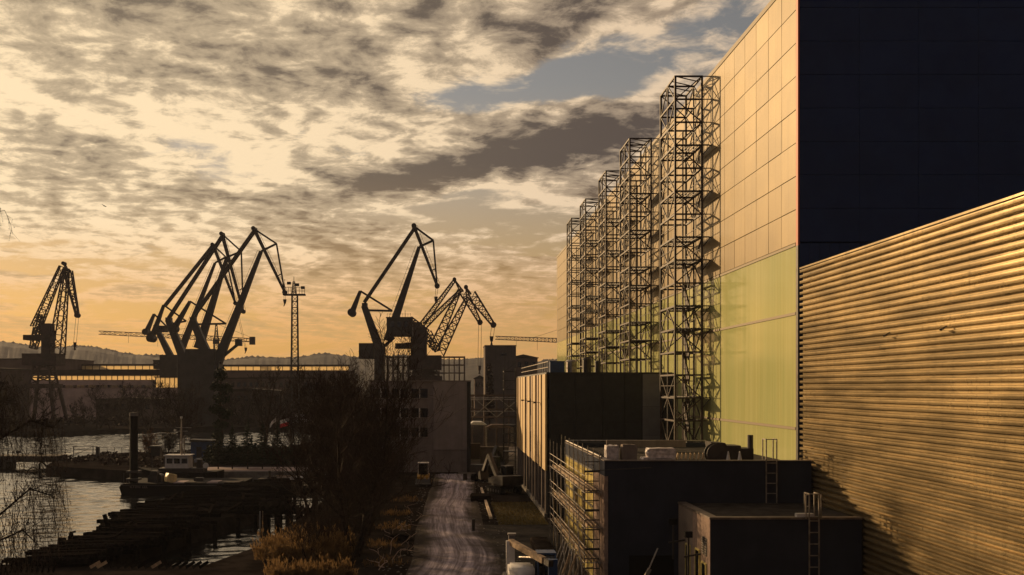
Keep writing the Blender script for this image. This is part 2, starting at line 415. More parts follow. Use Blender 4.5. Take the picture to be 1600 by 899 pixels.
# hills beyond the harbour
HP = [(-900, 520), (-400, 524), (0, 536), (60, 544), (130, 547), (200, 553), (300, 561), (400, 556), (500, 556), (560, 561), (700, 562), (800, 558), (900, 560), (1600, 566), (2600, 560)]
def hill_py(px):
    for (a, p), (c, q) in zip(HP, HP[1:]):
        if px <= c: return p + (q - p) * max(0, (px - a) / (c - a))
    return HP[-1][1]
rr = random.Random(11); hv = []; hf = []; NHX = 620
walk = 0
for i in range(NHX + 1):
    px = -900 + 3500 * i / NHX; walk = walk * .8 + rr.uniform(-1, 1)
    top = P(px, hill_py(px), 2400)
    tops = top.z + 6 * math.sin(px * .013) + 3 * math.sin(px * .05 + 1) + walk * .8 + rr.uniform(-.8, .8)
    for k, (yy, hh) in enumerate(((1700, -1), (1900, .22), (2100, .55), (2270, .86), (2400, 1.0), (2700, .7), (3200, -.1))):
        hv.append((top.x * yy / 2400, yy, -2 if hh < 0 else tops * hh + (rr.uniform(-1.2, 1.2) if 0 < k < 6 and k != 4 else 0)))
for i in range(NHX):
    for k in range(6): a = i * 7 + k; hf.append((a, a + 7, a + 8, a + 1))
M['hill'] = mat('wooded_hill', (0.030, 0.028, 0.020), 0.95, var=0.5, vscale=0.02)
hb = MB(); hb.poly(hv, hf); hb.build('wooded_hills', M['hill'], kind='structure')
# trees along the crest, too many and too far to count
cb = MB()
for i in range(520):
    px = rr.uniform(-150, 950); p = P(px, hill_py(px), 2400); hgt = rr.uniform(6, 10); w = rr.uniform(6, 12)
    z0 = p.z + 6 * math.sin(px * .013) + 3 * math.sin(px * .05 + 1) - 6; y = 2400 + rr.uniform(-25, 25)
    ring = [(p.x + math.cos(k * 1.05) * w, y + math.sin(k * 1.05) * w, z0 + hgt * .35) for k in range(6)]
    cb.poly(ring + [(p.x + rr.uniform(-1, 1), y, z0 + hgt), (p.x, y, z0 - 2)], [(k, (k + 1) % 6, 6) for k in range(6)] + [((k + 1) % 6, k, 7) for k in range(6)])
tag(cb.build('hilltop_wood', M['hill']), 'dark tree line along the crest of the far hills', 'wood', kind='stuff')

# ------------------------------------------------------------------ the tall assembly hall
XW = 21.7; Y0 = 63.5; YE = 204.0; ZT = 38.2; ZB = 21.5
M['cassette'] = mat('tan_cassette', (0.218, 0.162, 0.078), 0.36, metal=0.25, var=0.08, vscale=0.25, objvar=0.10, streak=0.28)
M['navy'] = mat('navy_cladding', (0.005, 0.022, 0.085), 0.55, var=0.10, vscale=0.4, objvar=0.05)
M['orange'] = mat('orange_corner_trim', (0.38, 0.055, 0.014), 0.5)
M['seam'] = mat('seam_strip', (0.17, 0.125, 0.06), 0.6)
m = bpy.data.materials.new('green_translucent_sheet'); m.use_nodes = True; t = NT(m.node_tree); b = m.node_tree.nodes['Principled BSDF']
geo = t.n('ShaderNodeNewGeometry'); mp = t.n('ShaderNodeMapping'); mp.inputs['Scale'].default_value = (1, 2.2, 0.035); t.put(mp.inputs[0], geo.outputs['Position'])
mq = t.n('ShaderNodeMapping'); mq.inputs['Scale'].default_value = (1, 0.5, 0.10); t.put(mq.inputs[0], geo.outputs['Position'])
st = t.noise(mp.outputs[0], 1.6, 6, 0.65); bl = t.noise(mq.outputs[0], 0.8, 4, 0.6)
c = t.mix(t.sm(st, 0.35, 0.68), (0.42, 0.425, 0.18), (0.49, 0.49, 0.235))
c = t.mix(t.sm(bl, 0.40, 0.65), c, t.mix(0.5, c, (0.36, 0.41, 0.18)))
t.put(b.inputs['Base Color'], c); b.inputs['Roughness'].default_value = 0.16; b.inputs['IOR'].default_value = 1.75
t.put(b.inputs['Roughness'], t.lin(st, 0.3, 0.7, 0.06, 0.15))
bn = t.n('ShaderNodeBump'); bn.inputs['Strength'].default_value = 0.05; bn.inputs['Distance'].default_value = 0.05
t.put(bn.inputs['Height'], t.add(st, t.mul(bl, 0.8))); t.put(b.inputs['Normal'], bn.outputs[0]); M['green'] = m

hall = thing('assembly_hall', 'very tall hall with golden panelled side wall and dark navy end wall', 'building', (XW, Y0, 0))
MB().box(XW + .22, 75, Y0 + .22, YE, 0, ZT - .1).build('wall', M['navy'], hall)
MB().box(XW - .05, 75.1, Y0 - .08, YE + .1, ZT - .098, ZT + .25).build('roof', M['seam'], hall)
def panel_mesh(w, h, d, mt, g=0.012, cr=0.016, bow=0.0022):
    """a cladding cassette facing -x: bevelled, slightly pillowed, gap g all round; local origin at its lower near corner"""
    mb = MB(); y0, y1, z0, z1 = g, w - g, g, h - g; e = cr
    a = [(0, y0, z0), (0, y1, z0), (0, y1, z1), (0, y0, z1)]
    b_ = [(-d * .9, y0, z0), (-d * .9, y1, z0), (-d * .9, y1, z1), (-d * .9, y0, z1)]
    c_ = [(-d, y0 + e, z0 + e), (-d, y1 - e, z0 + e), (-d, y1 - e, z1 - e), (-d, y0 + e, z1 - e)]
    mb.poly(a + b_ + c_, [(i, (i + 1) % 4, 4 + (i + 1) % 4, 4 + i)[::-1] for i in range(4)] + [(4 + i, 4 + (i + 1) % 4, 8 + (i + 1) % 4, 8 + i)[::-1] for i in range(4)] + [(11, 10, 9, 8)])
    me = mb.mesh('panel'); me.materials.append(mt); return me
PWD = 2.75; PHT = (ZT - .1 - ZB) / 8
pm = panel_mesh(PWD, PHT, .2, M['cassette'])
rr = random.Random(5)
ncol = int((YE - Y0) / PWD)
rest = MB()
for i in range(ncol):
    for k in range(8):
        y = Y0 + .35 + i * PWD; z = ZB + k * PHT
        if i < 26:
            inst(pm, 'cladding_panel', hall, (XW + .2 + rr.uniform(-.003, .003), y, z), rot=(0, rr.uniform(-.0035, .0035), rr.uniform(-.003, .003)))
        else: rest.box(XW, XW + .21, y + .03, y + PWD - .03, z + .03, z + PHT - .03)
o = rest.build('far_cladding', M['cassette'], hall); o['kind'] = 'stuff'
# translucent lower wall: three bands of sheets with seam beams between
bands = [(0, 9.82), (10.0, 17.0), (17.18, ZB - .2)]
for z0, z1 in bands:
    n = 7; L = (YE - Y0 - .4) / n
    for i in range(n):
        MB().box(XW + .02, XW + .215, Y0 + .36 + i * L, Y0 + .36 + (i + 1) * L - .015, z0, z1).build('translucent_sheet', M['green'], hall)
for z in (9.82, 17.0, ZB - .2):
    MB().box(XW - .04, XW + .21, Y0 + .36, YE, z + .004, z + .176).build('seam_beam', M['seam'], hall)
MB().box(XW - .015, XW + .09, Y0 - .04, Y0 + .33, ZB - .2, ZT - .104).build('corner_trim', M['orange'], hall)
MB().box(XW - .015, XW + .09, Y0 - .04, Y0 + .33, 0, ZB - .204).build('corner_post', M['tower'], hall)
# navy end wall
pe = panel_mesh(3.7, PHT, .2, M['navy'], g=.005, cr=.012, bow=.0004)
pe2 = panel_mesh(.62, 4.2, .2, M['navy'], g=.006, cr=.02, bow=.0004)
for i in range(9):
    for k in range(8):
        inst(pe, 'cladding_panel', hall, (XW + .10 + (i + 1) * 3.7, Y0 + .2, ZB + k * PHT), rot=(0, 0, R(90)))
for i in range(34):
    inst(pe2, 'ribbed_panel', hall, (XW + .10 + (i + 1) * .62, Y0 + .2, ZB - 4.3), rot=(0, 0, R(90)))

# ------------------------------------------------------------------ corrugated shed
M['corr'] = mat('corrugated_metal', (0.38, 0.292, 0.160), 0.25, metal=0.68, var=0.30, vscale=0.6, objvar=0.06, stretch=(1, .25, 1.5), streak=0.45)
shed = thing('corrugated_shed', 'big shed clad in horizontal corrugated metal, lit gold by the sun', 'building', (XW, 63.0, 0))
MB().box(XW + .19, 70, -12, 63.0, 0, 19.75).build('wall', M['navy'], shed)
MB().poly([(XW + .1, -12, 19.77), (XW + .1, 63.0, 19.77), (46, 63.0, 21.5), (46, -12, 21.5), (70, 63.0, 19.77), (70, -12, 19.77)], [(0, 3, 2, 1), (3, 5, 4, 2), (1, 2, 4), (0, 5, 3)]).build('roof', M['steel'], shed)
PIT = .34; rr = random.Random(21)
joints = []; y = 63.05
while y > 24: joints.append(y); y -= rr.choice((1.9, 2.3, 2.6))
joints.append(24)
prof = [(.13, 0.0), (.13, .105), (-.075, .128), (-.082, .190), (-.062, .204), (-.062, .218), (-.082, .232), (-.080, .278), (.13, .342)]
dent = {}
for r_ in range(58):
    z0 = .03 + r_ * PIT; vs = []; fs = []; secs = []
    for a, c_ in zip(joints, joints[1:]):
        n = 2; L = a - c_; dz = rr.uniform(-.005, .005); dx_ = rr.uniform(-.006, .006)
        for k in range(n + 1):
            yy = a - L * k / n - (0.008 if k == n else 0)
            secs.append((yy, dz + .003 * math.sin(yy * .55 + 1) + (rr.uniform(-.014, .014) if 12 < r_ < 26 and yy > 54 else 0), dx_ + rr.uniform(-.004, .004), k == n))
    np_ = len(prof)
    for yy, dz, dx_, _ in secs:
        for (px, pz) in prof: vs.append((XW + .03 + px + dx_, yy, z0 + pz + dz))
    for s_ in range(len(secs) - 1):
        if secs[s_][3]: continue
        for k in range(np_ - 1):
            a = s_ * np_ + k; fs.append((a, a + 1, a + np_ + 1, a + np_))
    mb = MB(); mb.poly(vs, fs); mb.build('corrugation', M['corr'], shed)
# shadow gap at the hall corner, top flashing, two small brackets
MB().bar((XW + .02, 24, 19.80), (XW + .02, 63.05, 19.80), .16, .10).build('flashing', M['corr'], shed)
for px, py in ((1391, 522), (1480, 512)):
    Yb = XW * 1600 / (px - 700); zb = CAMZ - (py - 605) / 1600 * Yb
    b_ = MB(); b_.bar((XW, Yb, zb + .08), (XW - .3, Yb - .1, zb - .06), .05); b_.bar((XW - .2, Yb, zb - .05), (XW - .45, Yb - .35, zb - .12), .09); b_.build('wall_bracket', M['steel'], shed)

# ------------------------------------------------------------------ lattice towers against the hall
TX0, TX1, TY0, TD, LV = 18.8, 21.0, 84.7, 5.7, 1.9
LEVELS = [38.2 - LV * i for i in range(20)]
PLAT = {3, 5, 7, 8, 10, 11, 14}
def make_tower():
    T = thing('lattice_tower', '', 'tower', (TX0, TY0, 0), 'steel towers standing along the hall wall')
    ys = (TY0, TY0 + TD / 2, TY0 + TD)
    for x in (TX0, TX1):
        for y in ys: bar_obj('post', (x, y, 0), (x, y, 38.25), .17 if y != ys[1] else .12, M['tower'], T)
    for x, y in ((TX0 + .9, TY0 + 1.2), (TX0 + 1.5, TY0 + 3.9)): bar_obj('riser_pipe', (x, y, 0), (x, y, 34), .13, M['tower'], T, tubey=True)
    for i, z in enumerate(LEVELS):
        for x in (TX0, TX1): bar_obj('side_rail', (x, ys[0], z), (x, ys[2], z), .14, M['tower'], T)
        for y in ys: bar_obj('cross_rail', (TX0, y, z), (TX1, y, z), .13, M['tower'], T)
        bar_obj('wall_tie', (TX1, ys[0], z), (XW, ys[0], z - .0), .07, M['tower'], T)
        if i in PLAT:
            for y in (ys[0] - .06, ys[2] + .06): bar_obj('toe_board', (TX0 - .1, y, z + .02), (XW - .1, y, z + .02), .06, M['steel'], T, d=.20)
            for k in range(9): x = TX0 + .12 + k * .27; bar_obj('deck_slat', (x, ys[0], z + .08), (x, ys[2], z + .08), .10, M['steel'], T, d=.04)
            bar_obj('knee_brace', (TX1, ys[0], z - .9), (XW, ys[0], z), .07, M['tower'], T)
            bar_obj('knee_brace', (TX1, ys[2], z - .9), (XW, ys[2], z), .07, M['tower'], T)
            for x in (TX0, TX1): bar_obj('guard_rail', (x, ys[0], z + 1.0), (x, ys[2], z + 1.0), .05, M['tower'], T)
        if i == 0:
            for k in range(4):
                y = ys[0] + TD * k / 4; bar_obj('roof_brace', (TX0, y, z), (TX1, y + TD / 4, z), .07, M['tower'], T)
        if i < len(LEVELS) - 1 and i not in (6, 9, 12):
            zb = LEVELS[i + 1]; e = i % 2
            for x in (TX0, TX1):
                a, c_ = (ys[0], ys[1]) if e else (ys[1], ys[0]); bar_obj('diagonal', (x, a, z), (x, c_, zb), .085, M['tower'], T)
                a, c_ = (ys[1], ys[2]) if not e else (ys[2], ys[1]); bar_obj('diagonal', (x, a, z), (x, c_, zb), .085, M['tower'], T)
            a, c_ = (TX0, TX1) if e else (TX1, TX0)
            bar_obj('diagonal', (a, ys[0], z), (c_, ys[0], zb), .085, M['tower'], T)
            bar_obj('diagonal', (c_, ys[2], z), (a, ys[2], zb), .085, M['tower'], T)
    return T
tower = make_tower()
tower['label'] = 'nearest steel lattice tower against the hall wall, largest of the row'
for Yt, lab in ((105.9, 'second steel lattice tower from the near end of the hall wall row'), (121.8, 'third of five lattice towers along the hall wall, in the middle of the row'),
                (139.9, 'fourth lattice tower along the hall wall, next to the farthest one'), (155.9, 'farthest and smallest lattice tower of the row along the hall wall')):
    c_ = copy_tree(tower, loc=(TX0, Yt, 0)); c_['label'] = lab
# extra scaffold frames crowding the lower half of the nearest tower
sc = thing('scaffold_stair', 'crowded scaffold stair inside the lower part of the nearest lattice tower', 'scaffold', (TX0 + 1.2, TY0 + 1, 0))
for x in (TX0 + .75, TX0 + 1.75):
    for y in (TY0 + .5, TY0 + 2.5): bar_obj('post', (x, y, 0), (x, y, 21.5), .07, M['tower'], sc, tubey=True)
for k in range(21):
    z = 1 + k
    bar_obj('ledger', (TX0 + .75, TY0 + .5, z), (TX0 + 1.75, TY0 + .5, z), .06, M['tower'], sc)
    bar_obj('ledger', (TX0 + 1.75, TY0 + .5, z), (TX0 + 1.75, TY0 + 2.5, z), .06, M['tower'], sc)
    if k % 2 == 0: bar_obj('stair_flight', (TX0 + 1.25, TY0 + .5, z), (TX0 + 1.25, TY0 + 2.5, z + 2), .12, M['tower'], sc, d=.7)

# ------------------------------------------------------------------ low dark workshop with scaffolded side
M['plaster'] = mat('shaded_render', (0.032, 0.036, 0.052), 0.9, var=0.12, vscale=0.5, bump=0.2, bscale=20, streak=0.15)  # darkened copy: shade on the fronts is put into the colour
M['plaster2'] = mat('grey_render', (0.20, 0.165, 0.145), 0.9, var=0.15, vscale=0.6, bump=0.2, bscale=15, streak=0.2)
M['coping'] = mat('zinc_coping', (0.16, 0.13, 0.115), 0.5, metal=0.5, var=0.25, vscale=2)
M['roofing'] = mat('bitumen_roof', (0.035, 0.031, 0.029), 0.9, var=0.4, vscale=1.2, bump=0.4, bscale=6)
M['polycarb'] = mat('yellow_polycarbonate', (0.66, 0.55, 0.20), 0.25, var=0.1, vscale=1.0, objvar=0.12)
M['brick'] = mat('sunlit_wall', (0.27, 0.20, 0.165), 0.9, var=0.15, vscale=3, bump=0.4, bscale=9, objvar=0.12)  # pale copy of the wall render: sunlight is put into the colour
M['anthracite'] = mat('anthracite_panel', (0.014, 0.014, 0.016), 0.6, var=0.15, vscale=1, objvar=0.15)
ws = thing('workshop', 'low dark flat-roofed workshop with a scaffolded side wall and clutter on its roof', 'building', (9.3, 60.8, 0))
WX0, WX1, WY0, WY1, WZ = 9.3, XW - .12, 60.8, 81.0, 8.1
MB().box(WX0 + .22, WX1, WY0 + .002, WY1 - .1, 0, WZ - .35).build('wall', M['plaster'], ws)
pr = MB()     # parapet ring
for a in ((WX0, WX1, WY0, WY0 + .3), (WX0, WX0 + .3, WY0 + .3, WY1), (WX0 + .3, WX1, WY1 - .3, WY1)): pr.box(a[0], a[1], a[2] - .003, a[3], WZ - .9, WZ)
pr.build('parapet', M['plaster'], ws)
MB().box(WX0 + .31, WX1 - .01, WY0 + .31, WY1 - .31, WZ - .345, WZ - .32).build('roof', M['roofing'], ws)
for a in ((WX0 - .06, WX1, WY0 - .07, WY0 + .36), (WX0 - .06, WX0 + .36, WY0 + .362, WY1 + .05)):
    MB().box(*a, WZ + .003, WZ + .05).build('coping', M['coping'], ws)
MB().box(WX0 - .02, WX0 + .2, WY0 + .01, 65.4, 0, WZ - .905).build('side_wall', M['brick'], ws)  # sunlit copy of the dark wall colour
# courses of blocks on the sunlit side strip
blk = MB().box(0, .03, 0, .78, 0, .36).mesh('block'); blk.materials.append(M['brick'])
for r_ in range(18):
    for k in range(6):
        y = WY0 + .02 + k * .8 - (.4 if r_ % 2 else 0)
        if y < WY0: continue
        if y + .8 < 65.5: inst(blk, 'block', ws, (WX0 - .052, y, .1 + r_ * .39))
# tall yellow polycarbonate strips
y = 65.5; k = 0
pcm = MB().box(0, .16, 0, .56, 0, 6.9).mesh('glazing_strip'); pcm.materials.append(M['polycarb'])
rr = random.Random(9)
while y < 80.3:
    inst(pcm, 'glazing_strip', ws, (WX0 - .02 + rr.uniform(-.015, .015), y, .25)); y += .66
for k in range(4): MB().box(WX0 - .08, WX0 + .1, 65.45, 80.6, .2 + k * 2.3, .32 + k * 2.3).build('glazing_rail', M['steel'], ws)
# front doorway: black sheet painted as its unlit inside; then the side door
MB().box(10.75, 13.4, WY0 - .012, WY0 + .004, 0, 2.5).build('doorway', M['black'], ws)
MB().box(WX0 - .03, WX0 + .1, 61.3, 62.3, 0, 4.3).build('side_door', M['glass_dark'], ws)
for (y, z) in ((69.2, 4.2), (69.2, 1.7), (73.5, 4.2)): MB().box(WX0 - .07, WX0, y, y + 1.3, z, z + 1.9).build('window', M['glass_dark'], ws)

def ladder(name, label, X, Yf, zt, h, w, hoop):
    L = thing(name, label, 'ladder', (X, Yf, zt - h))
    for s_ in (-1, 1):
        bar_obj('stile', (X + s_ * w / 2, Yf - .18, zt - h), (X + s_ * w / 2, Yf - .18, zt + 1.3), .06, M['galv'], L)
        bar_obj('return_rail', (X + s_ * w / 2, Yf - .18, zt + 1.3), (X + s_ * w / 2, Yf + .5, zt + 1.3), .06, M['galv'], L)
        bar_obj('return_post', (X + s_ * w / 2, Yf + .5, zt + .05), (X + s_ * w / 2, Yf + .5, zt + 1.3), .06, M['galv'], L)
        if hoop:
            bar_obj('outer_rail', (X + s_ * (w / 2 + .14), Yf - .1, zt), (X + s_ * (w / 2 + .14), Yf - .1, zt + 1.25), .05, M['galv'], L)
            for zz_ in (.1, .65, 1.25): bar_obj('rail_link', (X + s_ * w / 2, Yf - .12, zt + zz_), (X + s_ * (w / 2 + .14), Yf - .12, zt + zz_), .05, M['galv'], L)
    n = int(h / .34)
    for k in range(n): bar_obj('rung', (X - w / 2, Yf - .18, zt - .1 - k * .6), (X + w / 2, Yf - .18, zt - .1 - k * .6), .05, M['galv'], L) if zt - .1 - k * .6 > zt - h else None
    bar_obj('top_bar', (X - w / 2, Yf - .18, zt + 1.3), (X + w / 2, Yf - .18, zt + 1.3), .05, M['galv'], L)
    bar_obj('top_bar', (X - w / 2, Yf - .18, zt + .1), (X + w / 2, Yf - .18, zt + .1), .05, M['galv'], L)
    return L
for a, c_ in (((WX0 + .15, WY1 - .1, WZ + .16), (20.4, WY1 - .1, WZ + .16)), ((WX0 + .05, WY0 + 1.5, WZ + .14), (WX0 + .05, WY1 - .1, WZ + .16))): MB().tube(a, c_, .06, n=8).build('edge_pipe', M['galv'], ws)
ladder('roof_ladder', 'dark roof ladder on the front wall of the low workshop, beside the hall', 19.15, WY0, WZ, 5.5, .62, False)

# clutter on the workshop roof
RZ = WZ - .3
M['foil'] = mat('packaging_foil', (0.50, 0.44, 0.43), 0.45, var=0.3, vscale=3, bump=0.8, bscale=9)
def pack(name, label, x, y, z, w, d, h, mt, seed, cat='pack'):
    rr = random.Random(seed); v = []
    bm = bmesh.new(); bmesh.ops.create_cube(bm, size=1)
    bmesh.ops.subdivide_edges(bm, edges=bm.edges, cuts=3, use_grid_fill=True)
    for q in bm.verts:
        f_ = 1 - .12 * (abs(q.co.x) > .45) * (abs(q.co.z) > .45)
        q.co = Vector(((q.co.x * f_ + rr.uniform(-.025, .025)) * w, (q.co.y + rr.uniform(-.02, .02)) * d, (q.co.z + .5 + rr.uniform(-.03, .03) * (q.co.z > -.4)) * h))
    me = bpy.data.meshes.new(name); bm.to_mesh(me); bm.free(); me.materials.append(mt); me.shade_smooth() if False else None
    o = bpy.data.objects.new(name, me); col.objects.link(o); o.location = (x, y, z); return tag(o, label, cat)
pack('insulation_pack', 'sunlit white insulation pack at the left corner of the workshop roof', 10.0, 62.6, RZ, .75, 1.0, 1.15, M['foil'], 1)
pack('insulation_pack', 'grey shaded insulation pack just right of the sunlit one on the roof', 11.0, 62.4, RZ, .9, .9, 1.2, M['plaster2'], 2)
pack('foil_bale', 'large pale foil-wrapped bale lying on the workshop roof', 12.9, 62.2, RZ + .45, 1.7, 1.0, .55, M['foil'], 3, 'bale')
pack('foil_bale', 'flat crumpled foil bale under the larger bale on the workshop roof', 12.7, 62.1, RZ, 2.0, 1.1, .45, M['foil'], 4, 'bale')
lb = MB().box(11.6, 17.4, 74.9, 75.1, WZ + .0, WZ + .5); lb.build('roof_upstand', M['plaster2'], ws)
pb = thing('plank_stack', 'stack of short yellow planks lying slanted on the workshop roof', 'planks', (14.4, 62.6, RZ))
for k in range(7): bar_obj('plank', (13.9 + k * .26, 62.2, RZ + .32), (14.15 + k * .26, 63.0, RZ + .62), .10, M['wood'], pb, d=.05)
bar_obj('bearer', (13.7, 62.3, RZ + .17), (15.8, 62.3, RZ + .17), .22, M['steel'], pb); bar_obj('bearer', (13.7, 63.0, RZ + .17), (15.8, 63.0, RZ + .17), .22, M['steel'], pb)
cd = thing('cable_drum', 'dark round cable drum lying on the workshop roof', 'drum', (16.4, 62.8, RZ))
for yy in (62.4, 63.1): MB().tube((16.4, yy, RZ + .62), (16.4, yy + .07, RZ + .62), .62, n=20).build('flange', M['steel'], cd)
MB().tube((16.4, 62.47, RZ + .62), (16.4, 63.1, RZ + .62), .38, n=16).build('cable_coil', M['black'], cd)
sk = thing('roof_skip', 'long dark stepped steel skip on the workshop roof before the green wall', 'skip', (17.8, 65.5, RZ))
MB().prism([(16.9, RZ), (19.4, RZ), (19.4, RZ + .8), (18.6, RZ + .8), (18.6, RZ + .98), (17.7, RZ + .98), (17.6, RZ + 1.15), (16.7, RZ + 1.2)], 'y', 65, 66.6).build('hopper', M['steel'], sk)
MB().tube((19.25, 65.2, RZ + .75), (19.25, 65.2, RZ + 1.65), .18, n=10).build('stack_pipe', M['steel'], sk)
for i, x in enumerate((17.05, 17.75)):
    c_ = thing('roof_cone', ('left' if i == 0 else 'right') + ' one of two small pale cones on the workshop roof', 'cone', (x, 62.3, RZ))
    MB().tube((x, 62.3, RZ + .05), (x, 62.3, RZ + .8), .17, .03, n=10).build('cone', M['white'], c_); MB().box(x - .2, x + .2, 62.1, 62.5, RZ, RZ + .05).build('base', M['white'], c_)

# scaffold along the side wall
scf = thing('wall_scaffold', 'tube scaffold with three plank decks along the sunlit side of the workshop', 'scaffold', (8.3, 61, 0))
SX0, SX1 = 8.15, 9.05; SYs = [61.2 + 2.55 * k for k in range(9)]
for y in SYs:
    for x in (SX0, SX1): bar_obj('standard', (x, y, 0), (x, y, 8.3 if x == SX0 else 8.7), .06, M['galv'], scf, tubey=True)
    for z in (2.0, 4.1, 6.2): bar_obj('transom', (SX0 - .2, y, z), (SX1 + .1, y, z), .05, M['galv'], scf, tubey=True)
for z in (2.0, 4.1, 6.2):
    for dz_, x in ((0, SX0), (0, SX1), (.5, SX0), (1.0, SX0)):
        bar_obj('ledger', (x, SYs[0] - .3, z + dz_), (x, SYs[-1] + .3, z + dz_), .05, M['galv'], scf, tubey=True)
    for k in range(8):
        for j, x in enumerate((SX0 + .2, SX0 + .46, SX0 + .72)):
            bar_obj('deck_board', (x, SYs[k] + .02, z + .06), (x, SYs[k + 1] - .02, z + .06), .24, M['wood'], scf, d=.04)
for k in range(14):     # ladder frame at the near end
    z = .5 + k * .58; bar_obj('rung', (SX0, SYs[0] - .02, z), (SX1, SYs[0] - .02, z), .06 if k % 4 else .12, M['steel'], scf)
    bar_obj('rung', (SX0 + .45, SYs[1] - .02, z + .2), (SX1, SYs[1] - .02, z + .2), .05, M['galv'], scf)
for k in range(4): bar_obj('diagonal', (SX0 - .03, SYs[k * 2], .2), (SX0 - .03, SYs[k * 2 + 2], 6.2), .05, M['galv'], scf, tubey=True)
bar_obj('long_tube', (8.2, 60.4, 7.55), (12.0, 60.35, 7.75), .06, M['steel'], scf, tubey=True)

# ------------------------------------------------------------------ nearest low annex box
bx = thing('plant_room', 'small low flat-roofed dark block in front of the workshop, nearest building at the bottom', 'building', (13.7, 53.4, 0))
BZ = 5.65
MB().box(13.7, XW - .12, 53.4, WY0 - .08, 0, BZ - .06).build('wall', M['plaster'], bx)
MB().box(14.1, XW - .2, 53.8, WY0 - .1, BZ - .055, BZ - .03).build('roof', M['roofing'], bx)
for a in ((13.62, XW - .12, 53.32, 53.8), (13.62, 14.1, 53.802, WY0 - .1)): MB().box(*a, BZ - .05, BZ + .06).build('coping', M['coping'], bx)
MB().box(13.665, 13.72, 53.42, 57.19, 0, BZ - .065).build('sunlit_side_render', M['brick'], bx)  # added plate in the pale copy, sunlight put into its colour
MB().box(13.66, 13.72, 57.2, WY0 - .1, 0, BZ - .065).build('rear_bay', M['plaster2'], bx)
for (y0, y1, z0, z1) in ((54.1, 54.9, 0, 3.1), (55.5, 56.3, 0, 3.6), (57.7, 58.6, 0, 3.5)):
    w_ = MB().box(13.60, 13.69, y0, y1, z0, z1).build('window', M['glass_dark'], bx)
    f_ = MB()
    for q in ((y0 - .08, y0, z0, z1 + .08), (y1, y1 + .08, z0, z1 + .08), (y0, y1, z1, z1 + .08)): f_.box(13.575, 13.69, *q)
    f_.build('frame', M['polycarb'], w_)
for j in range(2):
    gr = MB().box(13.64, 13.69, 54.0 + j * .62, 54.45 + j * .62, 3.55, 4.5).build('vent_grille', M['steel'], bx)
    for k in range(7): MB().box(13.615, 13.645, 54.02 + j * .62, 54.43 + j * .62, 3.6 + k * .13, 3.66 + k * .13).build('louvre', M['galv'], gr)
ln = MB().box(18.2, 19.1, 53.42, 53.75, BZ + .065, BZ + .24).build('roof_light', M['white'], bx)
ladder('cage_ladder', 'pale galvanised ladder with double hand rails on the nearest low block', 19.0, 53.32, BZ, 3.0, .5, True)
for k, (y, z, lab) in enumerate(((55.2, 4.1, 'tall dark wall lamp arm nearer the corner of the nearest low block'), (58.9, 4.3, 'dark wall lamp arm on the far bay of the nearest low block'))):
    q = thing('wall_lamp', lab, 'lamp', (13.6, y, z - 1.5))
    b_ = MB(); b_.bar((13.62, y, z - .6), (12.7, y, z - .75), .09); b_.build('arm', M['steel'], q)
    b_ = MB(); b_.bar((12.95, y, z - 1.7), (12.95, y, z + .3), .10); b_.build('post', M['steel'], q)
    b_ = MB(); b_.box(12.75, 13.15, y - .18, y + .18, z + .3, z + .62); b_.build('lamp_head', M['black'], q)

# ------------------------------------------------------------------ annex with vertical strip facade
AX, AY0, AY1, AZ = 9.5, 98.5, 139.0, 13.9
an = thing('striped_annex', 'black office annex whose sunlit side is clad in gold and brown vertical strips', 'building', (AX, AY0, 0))
MB().box(AX + .25, XW - .12, AY0 + .1, AY1, 0, AZ - .15).build('wall', M['anthracite'], an)
MB().box(AX - .05, XW - .12, AY0 - .03, AY1 + .05, AZ - .148, AZ + .02).build('coping', M['anthracite'], an)
MB().box(AX + .1, AX + .24, AY0 + .1, AY1 - .1, 0, 4.4).build('ground_floor_glazing', M['glass_dark'], an)
sm_ = {}
for nm, c_ in (('gold', (0.50, 0.35, 0.15)), ('tan', (0.33, 0.21, 0.10)), ('brown', (0.17, 0.095, 0.055)), ('umber', (0.075, 0.045, 0.032))):
    sm_[nm] = mat(nm + '_strip', c_, 0.55, var=0.06, vscale=1, objvar=0.08)
rr = random.Random(17); y = AY0; seq = ['gold', 'brown', 'gold', 'umber', 'tan', 'brown', 'gold', 'umber', 'tan', 'umber', 'gold', 'brown', 'tan', 'umber']
k = 0; wins = []
while y < AY1 - .5:
    w = rr.choice((1.0, 1.4, 1.9, 2.6, 3.2)); nm = seq[k % len(seq)]
    if nm in ('umber', 'brown'): w = min(w, 1.6)
    w = min(w, AY1 - y); d = {'gold': .15, 'tan': .09}.get(nm, 0.0) + rr.uniform(0, .02)
    MB().box(AX - d, AX + .245, y + .02, y + w - .02, 4.45, AZ - .155).build('facade_strip', sm_[nm], an)
    if nm == 'umber':
        for z in (5.2, 8.9): 
            wd = MB().box(AX - .09, AX - d + .01, y + .06, y + w - .06, z + rr.choice((0, .4)), z + 2.3).build('window', M['glass_dark'], an)
    y += w; k += 1
for k in range(11):
    MB().box(AX - .12, AX + .2, AY0 + .2 + k * 3.9, AY0 + .6 + k * 3.9, 0, 4.42).build('column', M['plaster2'], an)
MB().box(AX - .25, AX + .05, AY0 - .2, AY1, -.01, .35).build('plinth_kerb', M['concrete'], an)
